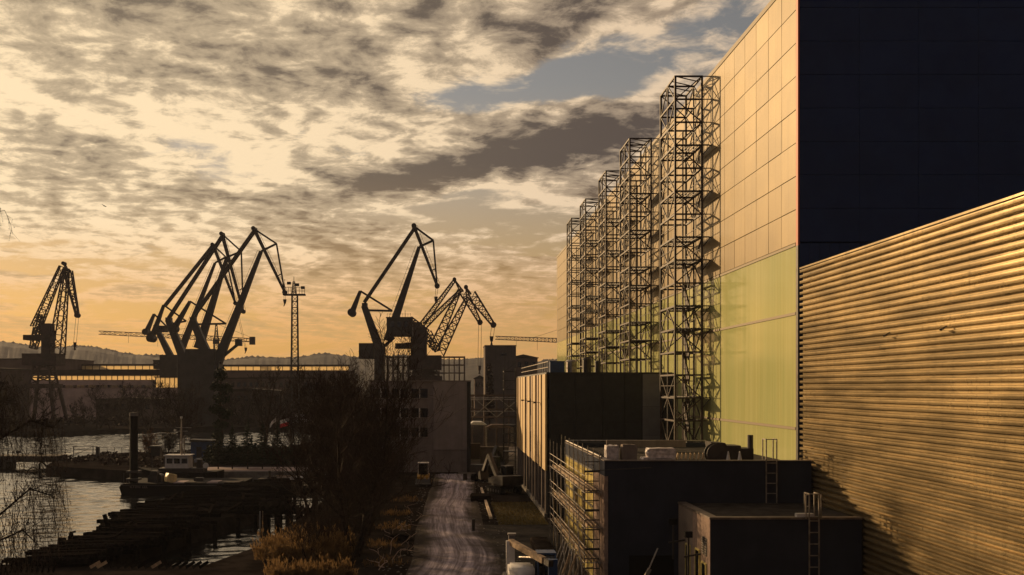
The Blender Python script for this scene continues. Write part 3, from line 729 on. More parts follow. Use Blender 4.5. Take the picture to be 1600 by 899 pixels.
# front face panels, dark on dark, with a paler bay at the right
px_e = [AX + .0, 12.3, 14.9, 17.0, 18.7]
for a, c_ in zip(px_e, px_e[1:]):
    for z0, z1 in ((0, 4.4), (4.42, 9.0), (9.02, AZ - .16)): MB().box(a + .02, c_ - .02, AY0 + .02 - (.05 if a == 14.9 else 0), AY0 + .11, z0, z1).build('front_panel', M['anthracite'], an)
M['greybay'] = mat('grey_bay_panel', (0.11, 0.105, 0.12), 0.6, var=0.1, vscale=1, objvar=0.08)
for z0, z1 in ((0, 3.9), (3.93, 7.8), (7.83, 10.6), (10.63, AZ - .16)): MB().box(18.72, 20.6, AY0 - .05, AY0 + .11, z0, z1).build('front_panel', M['greybay'], an)
# roof edge railing, blue box, roof units
rl = thing('roof_railing', 'thin steel railing along the roof edge of the striped annex', 'railing', (AX + .2, AY0, AZ))
for k in range(15):
    y = AY0 + 1.5 + k * 2.6; bar_obj('post', (AX + .3, y, AZ), (AX + .3, y, AZ + 1.1), .06, M['steel'], rl)
for z in (.55, 1.1): bar_obj('rail', (AX + .3, AY0 + 1.5, AZ + z), (AX + .3, AY0 + 38, AZ + z), .06, M['galv'], rl)
M['blue'] = mat('blue_paint', (0.02, 0.05, 0.13), 0.4, var=0.2, vscale=2)
u = thing('roof_unit', 'small blue cabinet at the near corner of the annex roof', 'cabinet', (10.3, AY0 + 1.2, AZ + .02))
MB().box(9.9, 11.3, AY0 + .7, AY0 + 2, AZ + .02, AZ + 1.05).build('cabinet', M['blue'], u); MB().box(9.86, 11.34, AY0 + .66, AY0 + 2.04, AZ + 1.05, AZ + 1.12).build('lid', M['blue'], u)
for i, (x, w, h, lab) in enumerate(((12.1, 1.0, 1.1, 'round-topped pale ventilation unit on the annex roof'), (13.6, .8, 1.3, 'slim dark ventilation unit right of the pale one on the annex roof'), (14.7, .6, 1.0, 'smallest dark ventilation unit on the annex roof'))):
    u = thing('roof_unit', lab, 'vent unit', (x, AY0 + 2, AZ + .02))
    MB().tube((x, AY0 + 2, AZ + .02), (x, AY0 + 2, AZ + h), w * .5, n=14).build('casing', M['galv'] if i == 0 else M['steel'], u)
    MB().tube((x, AY0 + 2, AZ + h), (x, AY0 + 2, AZ + h + .18), w * .58, w * .4, n=14).build('cap', M['galv'] if i == 0 else M['steel'], u)
for y in (104, 112, 121):     # small flood lamps on brackets of the striped side
    b_ = MB(); b_.bar((AX, y, 10.9), (AX - .6, y, 10.95), .05); b_.box(AX - .85, AX - .55, y - .15, y + .15, 10.85, 11.02); b_.build('bracket_lamp', M['steel'], an)

# ------------------------------------------------------------------ three-storey concrete block
BX0, BX1, BY, BH = -11.5, 3.3, 150.0, 13.45
M['block'] = mat('grey_concrete_facade', (0.20, 0.175, 0.175), 0.9, var=0.12, vscale=0.5, bump=0.2, bscale=12, streak=0.25)
M['block2'] = mat('grey_concrete_gable', (0.25, 0.22, 0.225), 0.9, var=0.10, vscale=0.4, bump=0.2, bscale=12, streak=0.25)
bk = thing('concrete_block', 'grey three-storey concrete block with a blank gable at the end of the dirt road', 'building', (BX0, BY, 0))
MB().box(BX0, -2.2, BY + .25, BY + 42, 0, BH - .15).build('wall', M['block'], bk)
MB().box(-2.19, BX1, BY + .2, BY + 42, 0, BH - .152).build('rear_wall', M['block'], bk)
MB().box(-2.15, BX1 - .55, BY, BY + .19, 3.3, BH - .16).build('gable_panel', M['block2'], bk)
MB().box(-2.15, BX1 - .55, BY + .12, BY + .195, 0, 3.25).build('plinth', M['block'], bk)
MB().box(BX1 - .5, BX1 + .04, BY + .05, BY + .198, 0, BH - .16).build('downpipe_strip', M['anthracite'], bk)
MB().box(BX0 - .1, BX1 + .12, BY - .06, BY + 42.1, BH - .148, BH + .02).build('roof_edge', M['block'], bk)
for r_ in range(3):
    z = 5.2 + r_ * 2.85
    for x in (-5.35, -8.2, -11.0):
        wd = MB().box(x, x + 2.35, BY + .2, BY + .26, z, z + 1.35).build('window', M['glass_dark'], bk)
        MB().box(x + 1.08, x + 1.27, BY + .15, BY + .258, z, z + 1.35).build('mullion', M['white'], wd)
        MB().box(x - .1, x + 2.45, BY + .1, BY + .26, z - .09, z - .01).build('sill', M['galv'], wd)
MB().bar((BX1 - 1.5, BY + 5, BH), (BX1 - 1.5, BY + 5, BH + 2), .05).build('antenna', M['steel'], bk)

# kerb, lawn and sill in front of the annex
M['kerb'] = mat('sunlit_kerb', (0.50, 0.40, 0.30), .85, var=.2, vscale=2, objvar=.15)  # paleness stands in for sun the trees keep off the kerb
kb = thing('kerb_line', 'pale kerb running beside the dirt road in front of the striped annex', 'kerb', (4, 97, 0))
for k in range(16):
    y = 97 + k * 1.75; MB().box(3.95 + .0 * k, 4.2, y + .02, y + 1.73, 0, .24).build('kerb_stone', M['kerb'], kb)
lw = MB(); lw.poly([(4.6, 93, .004), (9.2, 93, .004), (9.2, 111, .004), (4.6, 111, .004)], [(0, 1, 2, 3)])
M['lawn'] = mat('brown_grass', (0.050, 0.040, 0.016), 0.95, var=0.4, vscale=1.5, bump=1, bscale=5); lw.build('lawn', M['lawn'], kind='structure')
MB().poly([(3.5, 40, .003), (9.4, 40, .003), (9.4, 92.9, .003), (3.2, 92.9, .003)], [(0, 1, 2, 3)]).build('yard_apron', mat('dark_yard', (0.028, 0.023, 0.021), .9, var=.4, vscale=.6, bump=.8, bscale=3), kind='structure')
gb = MB(); rr = random.Random(4)
for i in range(5200):
    x, y = rr.uniform(4.6, 9.1), rr.uniform(93, 111); h = rr.uniform(.05, .22); a = rr.uniform(0, 6.28); dx_, dy_ = math.cos(a) * .02, math.sin(a) * .02
    gb.poly([(x - dx_, y - dy_, 0), (x + dx_, y + dy_, 0), (x + rr.uniform(-.1, .1), y + rr.uniform(-.1, .1), h)], [(0, 1, 2)])
tag(gb.build('lawn_grass', mat('dry_grass', (0.16, 0.115, 0.035), .9)), 'short dry grass on the plot between kerb and striped annex', 'grass', kind='stuff')

# ------------------------------------------------------------------ harbour cranes across the basin
GZ = 0.0
def lever_crane(label, Y, k, jib, head, apex, strut, tip, tie, col_, arm, weight, link, ped, house, jw, cwr=1.3, hook=None, extra=None):
    """double-lever crane: all points are survey pixels at depth Y; k widens the parts in metres"""
    base = P(ped[0] / 2 + ped[1] / 2, 0, Y); C = thing('level_luffing_crane', label, 'crane', (base.x, Y, GZ), 'double-lever harbour cranes')
    p = lambda q, dy=0: P(q[0], q[1], Y) + Vector((0, dy, 0))
    m = M['crane']; s = Y / FPX
    # pedestal and leaning column
    x0, x1 = P(ped[0], 0, Y).x, P(ped[1], 0, Y).x; zt = P(0, ped[2], Y).z
    MB().box(x0, x1, Y - 3.2, Y + 3.2, GZ, zt).build('pedestal', m, C)
    MB().bar(p(col_[0]), p(col_[1]), jw * 1.15, jw * 1.3, jw * .75).build('leaning_column', m, C)
    MB().bar(p((col_[1][0] - 3, col_[1][1] - 1)), p((col_[1][0] + 5, col_[1][1] - 1)), 1.1, 3).build('column_head', m, C)
    # jib: tapering box girder with walkway rail
    J = MB().bar(p(jib), p(head), jw * 1.12, jw * 1.2, jw * .42).build('jib', m, C)
    r_ = MB(); a, c_ = p(jib), p(head); n_ = (c_ - a).cross(Vector((0, 1, 0))).normalized() * (jw * .62 + .6)
    if n_.x > 0: n_ = -n_
    for i in range(18):
        t_ = i / 17; q = a.lerp(c_, t_) ; f_ = 1 - .45 * t_
        r_.bar(q + n_ * f_ * .55, q + n_ * f_, .07)
    r_.bar(a + n_, c_ + n_ * .55, .08)
    o = r_.build('walkway_rail', m, J); o['kind'] = 'stuff'
    for dy in (-1.2, 1.2):
        MB().bar(p(tie[0], dy), p(tie[1], dy), .75, .6).build('tie_beam', m, C)
    MB().tube(p(apex, -1.6), p(apex, 1.6), .75, n=10).build('apex_sheave', m, C)
    fl = MB()
    for dy in (-1.1, 1.1): fl.bar(p(apex, dy), p(tip, dy * .4), .95, .5, .7)
    for i in range(1, 9):
        q = p(apex).lerp(p(tip), i / 9); fl.bar(q + Vector((0, -1.1, 0)), q + Vector((0, 1.1, 0)), .3)
    F = fl.build('fly_jib', m, C)
    MB().bar(p(apex), p(strut), .55).build('upper_stay', m, F)
    MB().bar(p(strut), p(tip), .50).build('front_stay', m, F)
    MB().bar(p(head), p(strut), .62).build('strut', m, F)
    q0 = p(strut).lerp(p(tip), .62); q1 = p(head).lerp(p(tip), .62); MB().bar(q0, q1, .3).build('tie_strut', m, F)
    rl_ = MB(); off = Vector((.9, 0, .35)); rl_.bar(p(apex) + off, p(tip) + off, .09)
    for i in range(14): q = p(apex).lerp(p(tip), i / 13); rl_.bar(q, q + off, .07)
    o = rl_.build('ladder_rail', m, F); o['kind'] = 'stuff'
    tp = MB(); tp.tube(p(tip, -.8), p(tip, .8), .8, n=10); tp.build('tip_sheave', m, C)
    # counterweight lever
    if arm:
        A = MB().bar(p(arm), p(weight), .8, 1.4, 1.5).build('counterweight_arm', m, C)
        MB().tube(p(weight, -2.2), p(weight, 2.2), cwr, n=16).build('counterweight', m, A)
        MB().bar(p(arm), p(link), .55).build('lever_link', m, C)
        MB().bar(p((col_[1][0], col_[1][1] + 7)), p((link[0], link[1])), .6).build('brace', m, C)
    for i, (a0, a1, b0, b1) in enumerate(house):
        xa, xb = P(a0, 0, Y).x, P(a1, 0, Y).x; za, zb = P(0, b1, Y).z, P(0, b0, Y).z
        H = MB().box(xa, xb, Y - 3, Y + 3, za, zb).build('machine_house', m, C)
        MB().box(xa - .2, xb + .2, Y - 3.2, Y + 3.2, zb, zb + .25).build('house_roof', m, H)
        w_ = xb - xa
        for q in range(3): MB().box(xa + w_ * (.15 + .27 * q), xa + w_ * (.30 + .27 * q), Y - 3.04, Y - 2.99, za + (zb - za) * .5, za + (zb - za) * .8).build('window', M['glass_dark'], H)
    if hook:
        for (hx, hy) in hook:
            for dx_ in (-.35, .35): MB().tube(p(tip) + Vector((dx_, 0, 0)), P(hx, hy, Y) + Vector((dx_ * .6, 0, 0)), .06, n=5).build('hoist_rope', M['steel'], C)
            hb_ = MB(); q = P(hx, hy, Y); hb_.tube(q + Vector((0, 0, .4)), q - Vector((0, 0, 1.0)), .6, .35, n=8); hb_.tube(q - Vector((0, 0, 1.0)), q - Vector((.35, 0, 1.9)), .2, .14, n=6); hb_.build('hook_block', m, C)
    if extra: extra(C, p, m)
    return C

def exA(C, p, m):
    MB().bar(p((338, 566)), p((372, 538)), .9).build('cab_boom', m, C); q = p((373, 536))
    MB().box(q.x - 1, q.x + 1, q.y - 1.2, q.y + 1.2, q.z - 1, q.z + 1.2).build('cab', m, C)
lever_crane('nearest double-lever crane of the left group, its beak reaching to the lamp mast', 335, 1, (340, 566), (408, 393), (397, 358), (432, 381), (445, 457), ((397, 362), (303, 494)),
            ((332, 572), (301, 500)), (297, 471), (272, 514), (353, 506), (293, 338, 546), [(322, 345, 566, 590)], 2.6, hook=[(445, 470)], extra=exA)
lever_crane('middle double-lever crane of the left group of three', 362, 1, (310, 545), (355, 402), (347, 366), (377, 393), (380, 487), ((347, 370), (264, 497)),
            ((292, 572), (263, 500)), (256, 477), (237, 529), (291, 502), (281, 296, 552), [(246, 260, 511, 519)], 2.6, cwr=1.4)
lever_crane('rearmost and lowest double-lever crane of the left group', 390, 1, (284, 545), (336, 411), (333, 383), (353, 402), (368, 474), ((332, 385), (257, 479)),
            ((268, 560), (244, 512)), (241, 491), (229, 519), (262, 512), (253, 280, 555), [(243, 253, 564, 577)], 2.1, cwr=1.2, hook=[(384, 545)])
def exD(C, p, m):
    MB().bar(p((601, 541)), p((616, 527)), .9).build('cab_boom', m, C)
    MB().box(P(562, 0, 300).x, P(584, 0, 300).x, 297, 303, P(0, 561, 300).z, P(0, 537, 300).z).build('counter_house', m, C)
    b_ = MB()
    for i in range(10):
        x = P(606 + i * 4, 0, 300).x; b_.bar((x, 297, P(0, 498, 300).z), (x, 297, P(0, 491, 300).z), .07)
    b_.bar(p((606, 492), -3), p((643, 492), -3), .07); o = b_.build('roof_rail', m, C); o['kind'] = 'stuff'
    MB().bar(p((633, 498)), p((633, 485)), .12).build('antenna', m, C)
lever_crane('double-lever crane standing alone behind the concrete block, with a round counterweight', 300, 1, (606, 533), (655, 386), (647, 354), (677, 376), (683, 447), ((647, 358), (569, 473)),
            ((593, 545), (569, 478)), (563, 455), (550, 489), (613, 486), (586, 601, 537), [(605, 645, 498, 526)], 2.3, cwr=1.15, hook=[(681, 466)], extra=exD)

def lattice_crane(label, Y, jib, head, jw, tie, tw, apex, tip, fw, mid, hookp, mast, plat, portal, frames):
    b0 = P((portal[0] + portal[1]) / 2, 0, Y); C = thing('lattice_crane', label, 'crane', (b0.x, Y, GZ), 'lattice-jib harbour cranes')
    p = lambda q, dy=0: P(q[0], q[1], Y) + Vector((0, dy, 0)); m = M['crane_rust']
    J = MB().truss(p(jib), p(head), jw, jw * .35, 9, d0=jw * 1.1, d1=1.2, r=.19, rb=.11).build('jib', m, C)
    MB().truss(p(tie[0]), p(tie[1]), tw, tw * .5, 10, d0=2, d1=1.2, r=.17, rb=.09).build('luffing_tie', m, C)
    fl = MB().truss(p(mid), p(tip), fw, fw * .35, 7, d0=1.8, d1=.9, r=.19, rb=.10)
    for dy in (-.8, .8): fl.bar(p(apex, dy), p(mid, dy), .4); fl.bar(p(head, dy), p(apex, dy), .35)
    fl.build('fly_jib', m, C)
    MB().tube(p(tip, -.8), p(tip, .8), .85, n=10).build('tip_sheave', m, C)
    MB().tube(p(apex, -1), p(apex, 1), .6, n=10).build('apex_sheave', m, C)
    for hx, hy in hookp:
        for dx_ in (-.45, .45): MB().tube(p(tip) + Vector((dx_, 0, 0)), P(hx, hy, Y) + Vector((dx_, 0, 0)), .06, n=5).build('hoist_rope', M['steel'], C)
        q = P(hx, hy, Y); h_ = MB(); h_.tube(q + Vector((0, 0, .6)), q - Vector((0, 0, .9)), .55, .4, n=8); h_.tube(q - Vector((0, 0, .9)), q - Vector((0, 0, 1.9)), .18, .4, n=6); h_.build('hook_block', m, C)
    xa, xb = P(mast[0], 0, Y).x, P(mast[1], 0, Y).x; za, zb = P(0, mast[3], Y).z, P(0, mast[2], Y).z
    mb = MB(); mb.box(xa, xb, Y - 2, Y + 2, za, zb); mb.build('slewing_mast', m, C)
    xa, xb = P(plat[0], 0, Y).x, P(plat[1], 0, Y).x; za, zb = P(0, plat[3], Y).z, P(0, plat[2], Y).z
    MB().box(xa, xb, Y - 2.6, Y + 2.6, za, zb).build('counterweight_deck', m, C)
    for (a, c_, w_) in frames: MB().truss(p(a), p(c_), w_, w_ * .8, 5, d0=2.6, d1=2, r=.16, rb=.10).build('frame', m, C)
    # slewing house, lattice neck and portal
    x0, x1, hy0, hy1, ny, w0, w1 = portal
    MB().box(P(x0, 0, Y).x, P(x1, 0, Y).x, Y - 4, Y + 4, P(0, hy1, Y).z, P(0, hy0, Y).z).build('slewing_house', m, C)
    cx = P((x0 + x1) / 2, 0, Y).x; wd = (P(x1, 0, Y).x - P(x0, 0, Y).x) * w0
    MB().truss((cx, Y, P(0, ny, Y).z), (cx, Y, P(0, hy1, Y).z), wd * 1.1, wd * .8, 3, r=.28, rb=.16).build('neck', m, C)
    zt = P(0, ny, Y).z
    MB().box(cx - wd * .75, cx + wd * .75, Y - wd * .75, Y + wd * .75, zt - 1.4, zt).build('portal_deck', m, C)
    for sx in (-1, 1):
        for sy in (-1, 1):
            MB().bar((cx + sx * wd * w1, Y + sy * wd * w1, GZ), (cx + sx * wd * .6, Y + sy * wd * .6, zt - 1.4), .9, 1.1).build('portal_leg', m, C)
        MB().bar((cx + sx * wd * w1, Y - wd * w1, GZ + .7), (cx + sx * wd * w1, Y + wd * w1, GZ + .7), .9).build('bogie_beam', m, C)
    MB().bar((cx - wd * w1 * .9, Y - wd * w1 * .9, GZ + 2), (cx + wd * w1 * .9, Y - wd * w1 * .9, GZ + 2), .5).build('tie_bar', m, C)
    return C
lattice_crane('lone lattice crane at far left, hook hanging right, behind the bare birch', 330, (88, 553), (104, 420), 4.0, ((56, 513), (97, 417)), 3.0, (100, 412), (121, 493), 2.4, (106, 424),
              [(117, 538)], (68, 82, 506, 556), (41, 83, 524, 532), (42, 95, 553, 571, 600, .55, .95), [((60, 513), (52, 545), ) + (2.2,), ((54, 530), (66, 492)) + (1.2,), ((80, 545), (66, 510)) + (2.0,)])
lattice_crane('lattice crane behind the concrete block whose beak reaches furthest right', 292, (686, 553), (729, 468), 2.9, ((664, 509), (722, 452)), 1.5, (728, 449), (771, 508), 2.6, (736, 460),
              [(768, 529)], (652, 667, 512, 560), (632, 662, 536, 544), (652, 690, 556, 578, 588, .7, .9), [((640, 500), (668, 520), 2.0), ((668, 520), (684, 548), 2.2)])
lattice_crane('lattice crane with a steeper beak, overlapping the one further right', 312, (677, 546), (718, 454), 2.9, ((659, 508), (709, 440)), 1.5, (710, 437), (750, 504), 2.4, (724, 456),
              [(749, 575)], (642, 657, 504, 560), (618, 650, 537, 545), (640, 676, 560, 578, 588, .7, .9), [((628, 516), (660, 510), 2.4), ((655, 512), (680, 545), 2.2)])

# tall lattice lamp mast
lm = thing('lamp_mast', 'slim lattice mast with a railed lamp platform at the tip of the crane beak', 'mast', (P(460.5, 0, 250).x, 250, 0))
b0, b1 = P(461, 0, 250), P(460.5, 462, 250); MB().truss((b0.x, 250, 0), b1, 2.0, 1.3, 24, r=.10, rb=.055).build('lattice_shaft', M['crane'], lm)
xa, xb = P(443, 0, 250).x, P(477, 0, 250).x; zp = b1.z
MB().box(xa, xb, 249, 251, zp, zp + .35).build('platform', M['crane'], lm)
b_ = MB()
for i in range(9):
    x = xa + (xb - xa) * i / 8; b_.bar((x, 249, zp), (x, 249, zp + 1.9), .10)
for z in (1.0, 1.9): b_.bar((xa, 249, zp + z), (xb, 249, zp + z), .10)
b_.build('guard_rail', M['crane'], lm)
MB().truss((b1.x - .2, 250, zp), (b1.x - .2, 250, zp + 3.4), 1.0, .4, 4, r=.07, rb=.05).build('top_frame', M['crane'], lm)
MB().bar((b1.x - .2, 250, zp + 3.4), (b1.x - .2, 250, zp + 4.6), .12).build('lightning_rod', M['crane'], lm)
MB().bar((xa + .3, 250, zp + .3), (xa + .3, 250, zp + 4), .10).build('aerial', M['crane'], lm)
for x, z in ((xb - .6, 1.9), (b1.x - 1.4, 3.0), (b1.x + .6, 2.6)): MB().box(x - .45, x + .45, 249.6, 250.4, zp + z - .3, zp + z + .35).build('flood_lamp', M['crane'], lm)

def tower_crane(label, Y, jl, jr, mx, apexy, cw):
    C = thing('tower_crane', label, 'crane', (P(mx, 0, Y).x, Y, 0))
    a, c_ = P(*jl, Y), P(*jr, Y); t_ = (mx - jl[0]) / (jr[0] - jl[0]); c0 = a.lerp(c_, t_)
    MB().truss(a, c0, 1.5, 2.0, 22, r=.13, rb=.08).build('jib', M['crane'], C)
    MB().truss(c0, c_, 1.8, 1.5, 5, r=.14, rb=.09).build('counter_jib', M['crane'], C)
    MB().truss((c0.x, Y, 0), c0, 2, 2, 16, r=.16, rb=.09).build('mast', M['crane'], C)
    ap = P(mx, apexy, Y); MB().truss(c0, ap, 1.6, .5, 3, r=.13, rb=.08).build('apex_frame', M['crane'], C)
    for q in (a.lerp(c0, .45), c_): MB().bar(ap, q + Vector((0, 0, .8)), .12).build('pendant', M['crane'], C)
    MB().box(c_.x - 2 * cw, c_.x + .4 * cw, Y - 1, Y + 1, c_.z - 2.0, c_.z + 1.6).build('counterweight', M['crane'], C)
    MB().box(c0.x - 1.2, c0.x + 1.4, Y - 1.8, Y - .6, c0.z - 2.6, c0.z - .4).build('cab', M['crane'], C)
    for k in (1, 2, 3): q = a.lerp(c0, .25 * k); MB().tube(q, q - Vector((0, 0, 3 + k)), .07, n=5).build('trolley_rope', M['crane'], C)
    return C
tower_crane('tower crane with a long level jib behind the left crane group', 470, (155, 520), (397, 532), 338, 506, 1)
tower_crane('tower crane whose jib tip shows left of the hall, above the silo', 480, (774, 528), (960, 536), 905, 505, 1)

# ------------------------------------------------------------------ far shore buildings
M['far_wall'] = mat('far_shed_wall', (0.12, 0.088, 0.075), 0.85, var=0.25, vscale=0.15, objvar=0.15, streak=0.2)
M['far_pale'] = mat('far_pale_wall', (0.42, 0.32, 0.30), 0.85, var=0.2, vscale=0.2, objvar=0.15)  # pale tone stands in for sky reflected by the glazed shed
M['far_roof'] = mat('far_roof', (0.05, 0.04, 0.036), 0.85, var=0.3, vscale=0.2)
mt = bpy.data.materials.new('translucent_clerestory'); mt.use_nodes = True; nt = mt.node_tree; nt.nodes.clear(); t = NT(nt)
tr = t.n('ShaderNodeBsdfTranslucent'); tr.inputs[0].default_value = (0.80, 0.70, 0.50, 1); gl = t.n('ShaderNodeBsdfGlossy'); gl.inputs['Roughness'].default_value = .2; gl.inputs[0].default_value = (.8, .8, .8, 1)
ms = t.n('ShaderNodeMixShader'); ms.inputs[0].default_value = .12; nt.links.new(tr.outputs[0], ms.inputs[1]); nt.links.new(gl.outputs[0], ms.inputs[2])
ou = t.n('ShaderNodeOutputMaterial'); nt.links.new(ms.outputs[0], ou.inputs[0]); M['clere'] = mt

def glazed_hall(name, label, Y, px0, px1, rooftop, gl0, gl1, wallb, bay=3.0, depth=30, wall=None):
    """shed with a raised monitor: a strip of translucent glazing between posts under a thin roof"""
    x0, x1 = P(px0, 0, Y).x, P(px1, 0, Y).x; z = lambda q: P(0, q, Y).z
    H = thing(name, label, 'hall', (x0, Y, 0)); wl = wall or M['far_wall']
    MB().box(x0, x1, Y, Y + depth, 0, z(gl1)).build('wall', wl, H)
    MB().box(x0 - .5, x1 + .5, Y - .6, Y + .8, z(gl0), z(rooftop)).build('roof', M['far_roof'], H)
    n = max(2, int((x1 - x0) / bay)); w_ = (x1 - x0) / n
    pane = MB().box(.12, w_ - .12, 0, .05, 0, z(gl0) - z(gl1) - .1).mesh('pane'); pane.materials.append(M['clere'])
    for i in range(n): inst(pane, 'pane', H, (x0 + i * w_, Y + .1, z(gl1) + .05))
    pn = MB().box(-.12, .12, -.1, .14, 0, z(gl0) - z(gl1)).mesh('mullion'); pn.materials.append(M['far_roof'])
    for i in range(n + 1): inst(pn, 'mullion', H, (x0 + i * w_, Y + .05, z(gl1)))
    return H
glazed_hall('glazed_hall', 'long low harbour hall with a glowing clerestory strip, right of the crane group', 440, 338, 545, 570, 572.5, 579, 600)
glazed_hall('glazed_hall', 'long low harbour hall with a glowing clerestory strip, left of the crane group', 445, 122, 245, 569, 571.5, 577.5, 600)
H = glazed_hall('glazed_hall', 'nearer pale glazed shed below the left clerestory hall', 395, 14, 255, 578, 587, 594, 612, bay=2.2, wall=M['far_pale'])
x0, x1 = P(95, 0, 394).x, P(250, 0, 394).x
for i in range(26):
    xx = x0 + (x1 - x0) * i / 26; MB().box(xx + .2, xx + (x1 - x0) / 26 - .2, 394.7, 394.97, P(0, 606, 395).z, P(0, 602, 395).z).build('window', M['clere'] if i % 3 else M['glass_dark'], H)
glazed_hall('glazed_hall', 'small sunlit glazed block at the foot of the left crane group', 372, 243, 280, 588.5, 590, 606, 612, bay=1.6, depth=8, wall=M['far_pale'])
def plain_shed(name, label, Y, px0, px1, top, depth, mtl, roofh=1.0, cat='shed', windows=0):
    x0, x1 = P(px0, 0, Y).x, P(px1, 0, Y).x; zt = P(0, top, Y).z
    H = thing(name, label, cat, (x0, Y, 0))
    MB().box(x0, x1, Y, Y + depth, 0, zt).build('wall', mtl, H)
    MB().prism([(x0 - .4, zt), (x1 + .4, zt), (x1 + .4, zt + .25), ((x0 + x1) / 2, zt + .25 + roofh), (x0 - .4, zt + .25)], 'y', Y - .4, Y + depth + .4).build('roof', M['far_roof'], H)
    for i in range(windows):
        xx = x0 + (x1 - x0) * (i + .2) / windows; MB().box(xx, xx + (x1 - x0) / windows * .5, Y - .06, Y + .02, zt - 3.2, zt - 1.4).build('window', M['glass_dark'], H)
    return H
plain_shed('dark_shed', 'dark flat shed at the far left edge behind the lone lattice crane', 430, -40, 108, 562, 30, M['far_wall'], .3)
plain_shed('dark_shed', 'square dark shed standing at the far left quay edge', 340, -40, 8, 577, 20, M['far_wall'], .3)
plain_shed('dock_shed', 'long brown dock shed behind the lamp mast', 400, 350, 520, 592, 25, M['far_wall'], .6, windows=18)
plain_shed('dock_shed', 'low brown dock shed on the far quay behind the black pile', 350, 150, 250, 625, 14, M['far_wall'], .6, windows=8)
plain_shed('dock_shed', 'brown brick dock shed between the fir row and the lamp mast', 345, 330, 440, 612, 16, M['far_wall'], .8, windows=9)
plain_shed('dock_shed', 'dark dock shed at the right end of the far quay, behind the bare trees', 348, 445, 560, 606, 16, M['far_wall'], .8, windows=9)
# concrete frame under construction
def frame_building(label, Y, px0, px1, top, bottom, floors, bays, depth):
    x0, x1 = P(px0, 0, Y).x, P(px1, 0, Y).x; zt = P(0, top, Y).z; zb = 2.0
    F = thing('unfinished_building', label, 'building', (x0, Y, 0)); m = M['far_wall']; fh = (zt - zb) / floors
    MB().box(x0, x1, Y, Y + depth, 0, zb).build('podium', m, F)
    for k in range(1, floors + 1): MB().box(x0, x1, Y, Y + depth, zb + k * fh - .35, zb + k * fh).build('floor_slab', m, F)
    cm = MB().box(-.22, .22, -.22, .22, 0, zt - zb - .36).mesh('column'); cm.materials.append(m)
    for i in range(bays + 1):
        for dy in (.3, depth / 2, depth - .3): inst(cm, 'column', F, (x0 + .25 + (x1 - x0 - .5) * i / bays, Y + dy, zb - .01))
    return F
frame_building('open concrete frame building behind the lattice cranes, sky showing through its floors', 420, 604, 727, 557, 595, 7, 15, 12)
# grain silo block
sl = thing('grain_silo', 'plain grey concrete silo block between the cranes and the annex', 'silo', (P(757, 0, 330).x, 330, 0))
x0, x1 = P(758, 0, 330).x, P(806, 0, 330).x; M['silo'] = mat('silo_concrete', (0.12, 0.10, 0.09), .9, var=.15, vscale=.2, streak=.3)
MB().box(x0, x1, 330, 345, 0, P(0, 541, 330).z).build('wall', M['silo'], sl); MB().box(x0 - .15, x1 + .15, 329.85, 345.2, P(0, 541, 330).z, P(0, 539.5, 330).z).build('roof_edge', M['silo'], sl)
MB().box(x1 - 3.0, x1 + .05, 329.7, 333, 0, P(0, 541, 330).z - .3).build('stair_shaft', M['silo'], sl)
MB().box(x0 + 5, x0 + 7, 329.92, 330.02, P(0, 556, 330).z, P(0, 552, 330).z).build('window', M['glass_dark'], sl)
plain_shed('far_building', 'hazy grey house left of the silo foot', 420, 742, 757, 592, 12, M['far_wall'], 1.2, 'building', windows=3)
plain_shed('far_building', 'hazy long roof right of the silo beside the annex', 380, 795, 840, 560, 12, M['far_wall'], 1.2, 'building', windows=4)
# pipe bridge with crossed bracing between block and annex
pb_ = thing('pipe_bridge', 'cross-braced steel pipe bridge spanning the gap behind the concrete block', 'pipe bridge', (P(735, 0, 215).x, 215, 0))
for px in (738, 757, 776, 795, 815):
    x = P(px, 0, 215).x; bar_obj('post', (x, 215, 0), (x, 215, P(0, 617, 215).z), .28, M['far_wall'], pb_)
for py in (618, 640, 652): bar_obj('girder', (P(725, 0, 215).x, 215, P(0, py, 215).z), (P(825, 0, 215).x, 215, P(0, py, 215).z), .35, M['far_wall'], pb_)
for a, c_ in ((738, 776), (776, 815)):
    for q, w_ in ((620, 652), (652, 620)): bar_obj('brace', (P(a, 0, 215).x, 214.7, P(0, q, 215).z), (P(c_, 0, 215).x, 214.7, P(0, w_, 215).z), .18, M['galv'], pb_)
for py in (622, 624.5, 643): bar_obj('pipe', (P(720, 0, 214).x, 214, P(0, py, 214).z), (P(830, 0, 214).x, 214, P(0, py, 214).z), .22, M['galv'], pb_, tubey=True)
# free scaffold tower at the annex's far corner
st_ = thing('scaffold_tower', 'dark free-standing scaffold tower at the far corner of the striped annex', 'scaffold', (8, 144, 0))
for x in (7.85, 9.5):
    for y in (143.5, 145.2): bar_obj('standard', (x, y, 0), (x, y, 15.2), .08, M['steel'], st_)
for k in range(12):
    z = .9 + k * 1.25
    for y in (143.5, 145.2): bar_obj('ledger', (7.85, y, z), (9.5, y, z), .07, M['steel'], st_)
    for x in (7.85, 9.5): bar_obj('ledger', (x, 143.5, z), (x, 145.2, z), .07, M['steel'], st_)
    if k % 2: bar_obj('diagonal', (7.85, 143.5, z), (9.5, 143.5, z + 1.25), .05, M['steel'], st_)
    if k % 3 == 2: MB().box(7.8, 9.55, 143.5, 145.2, z + .03, z + .09).build('deck', M['steel'], st_)
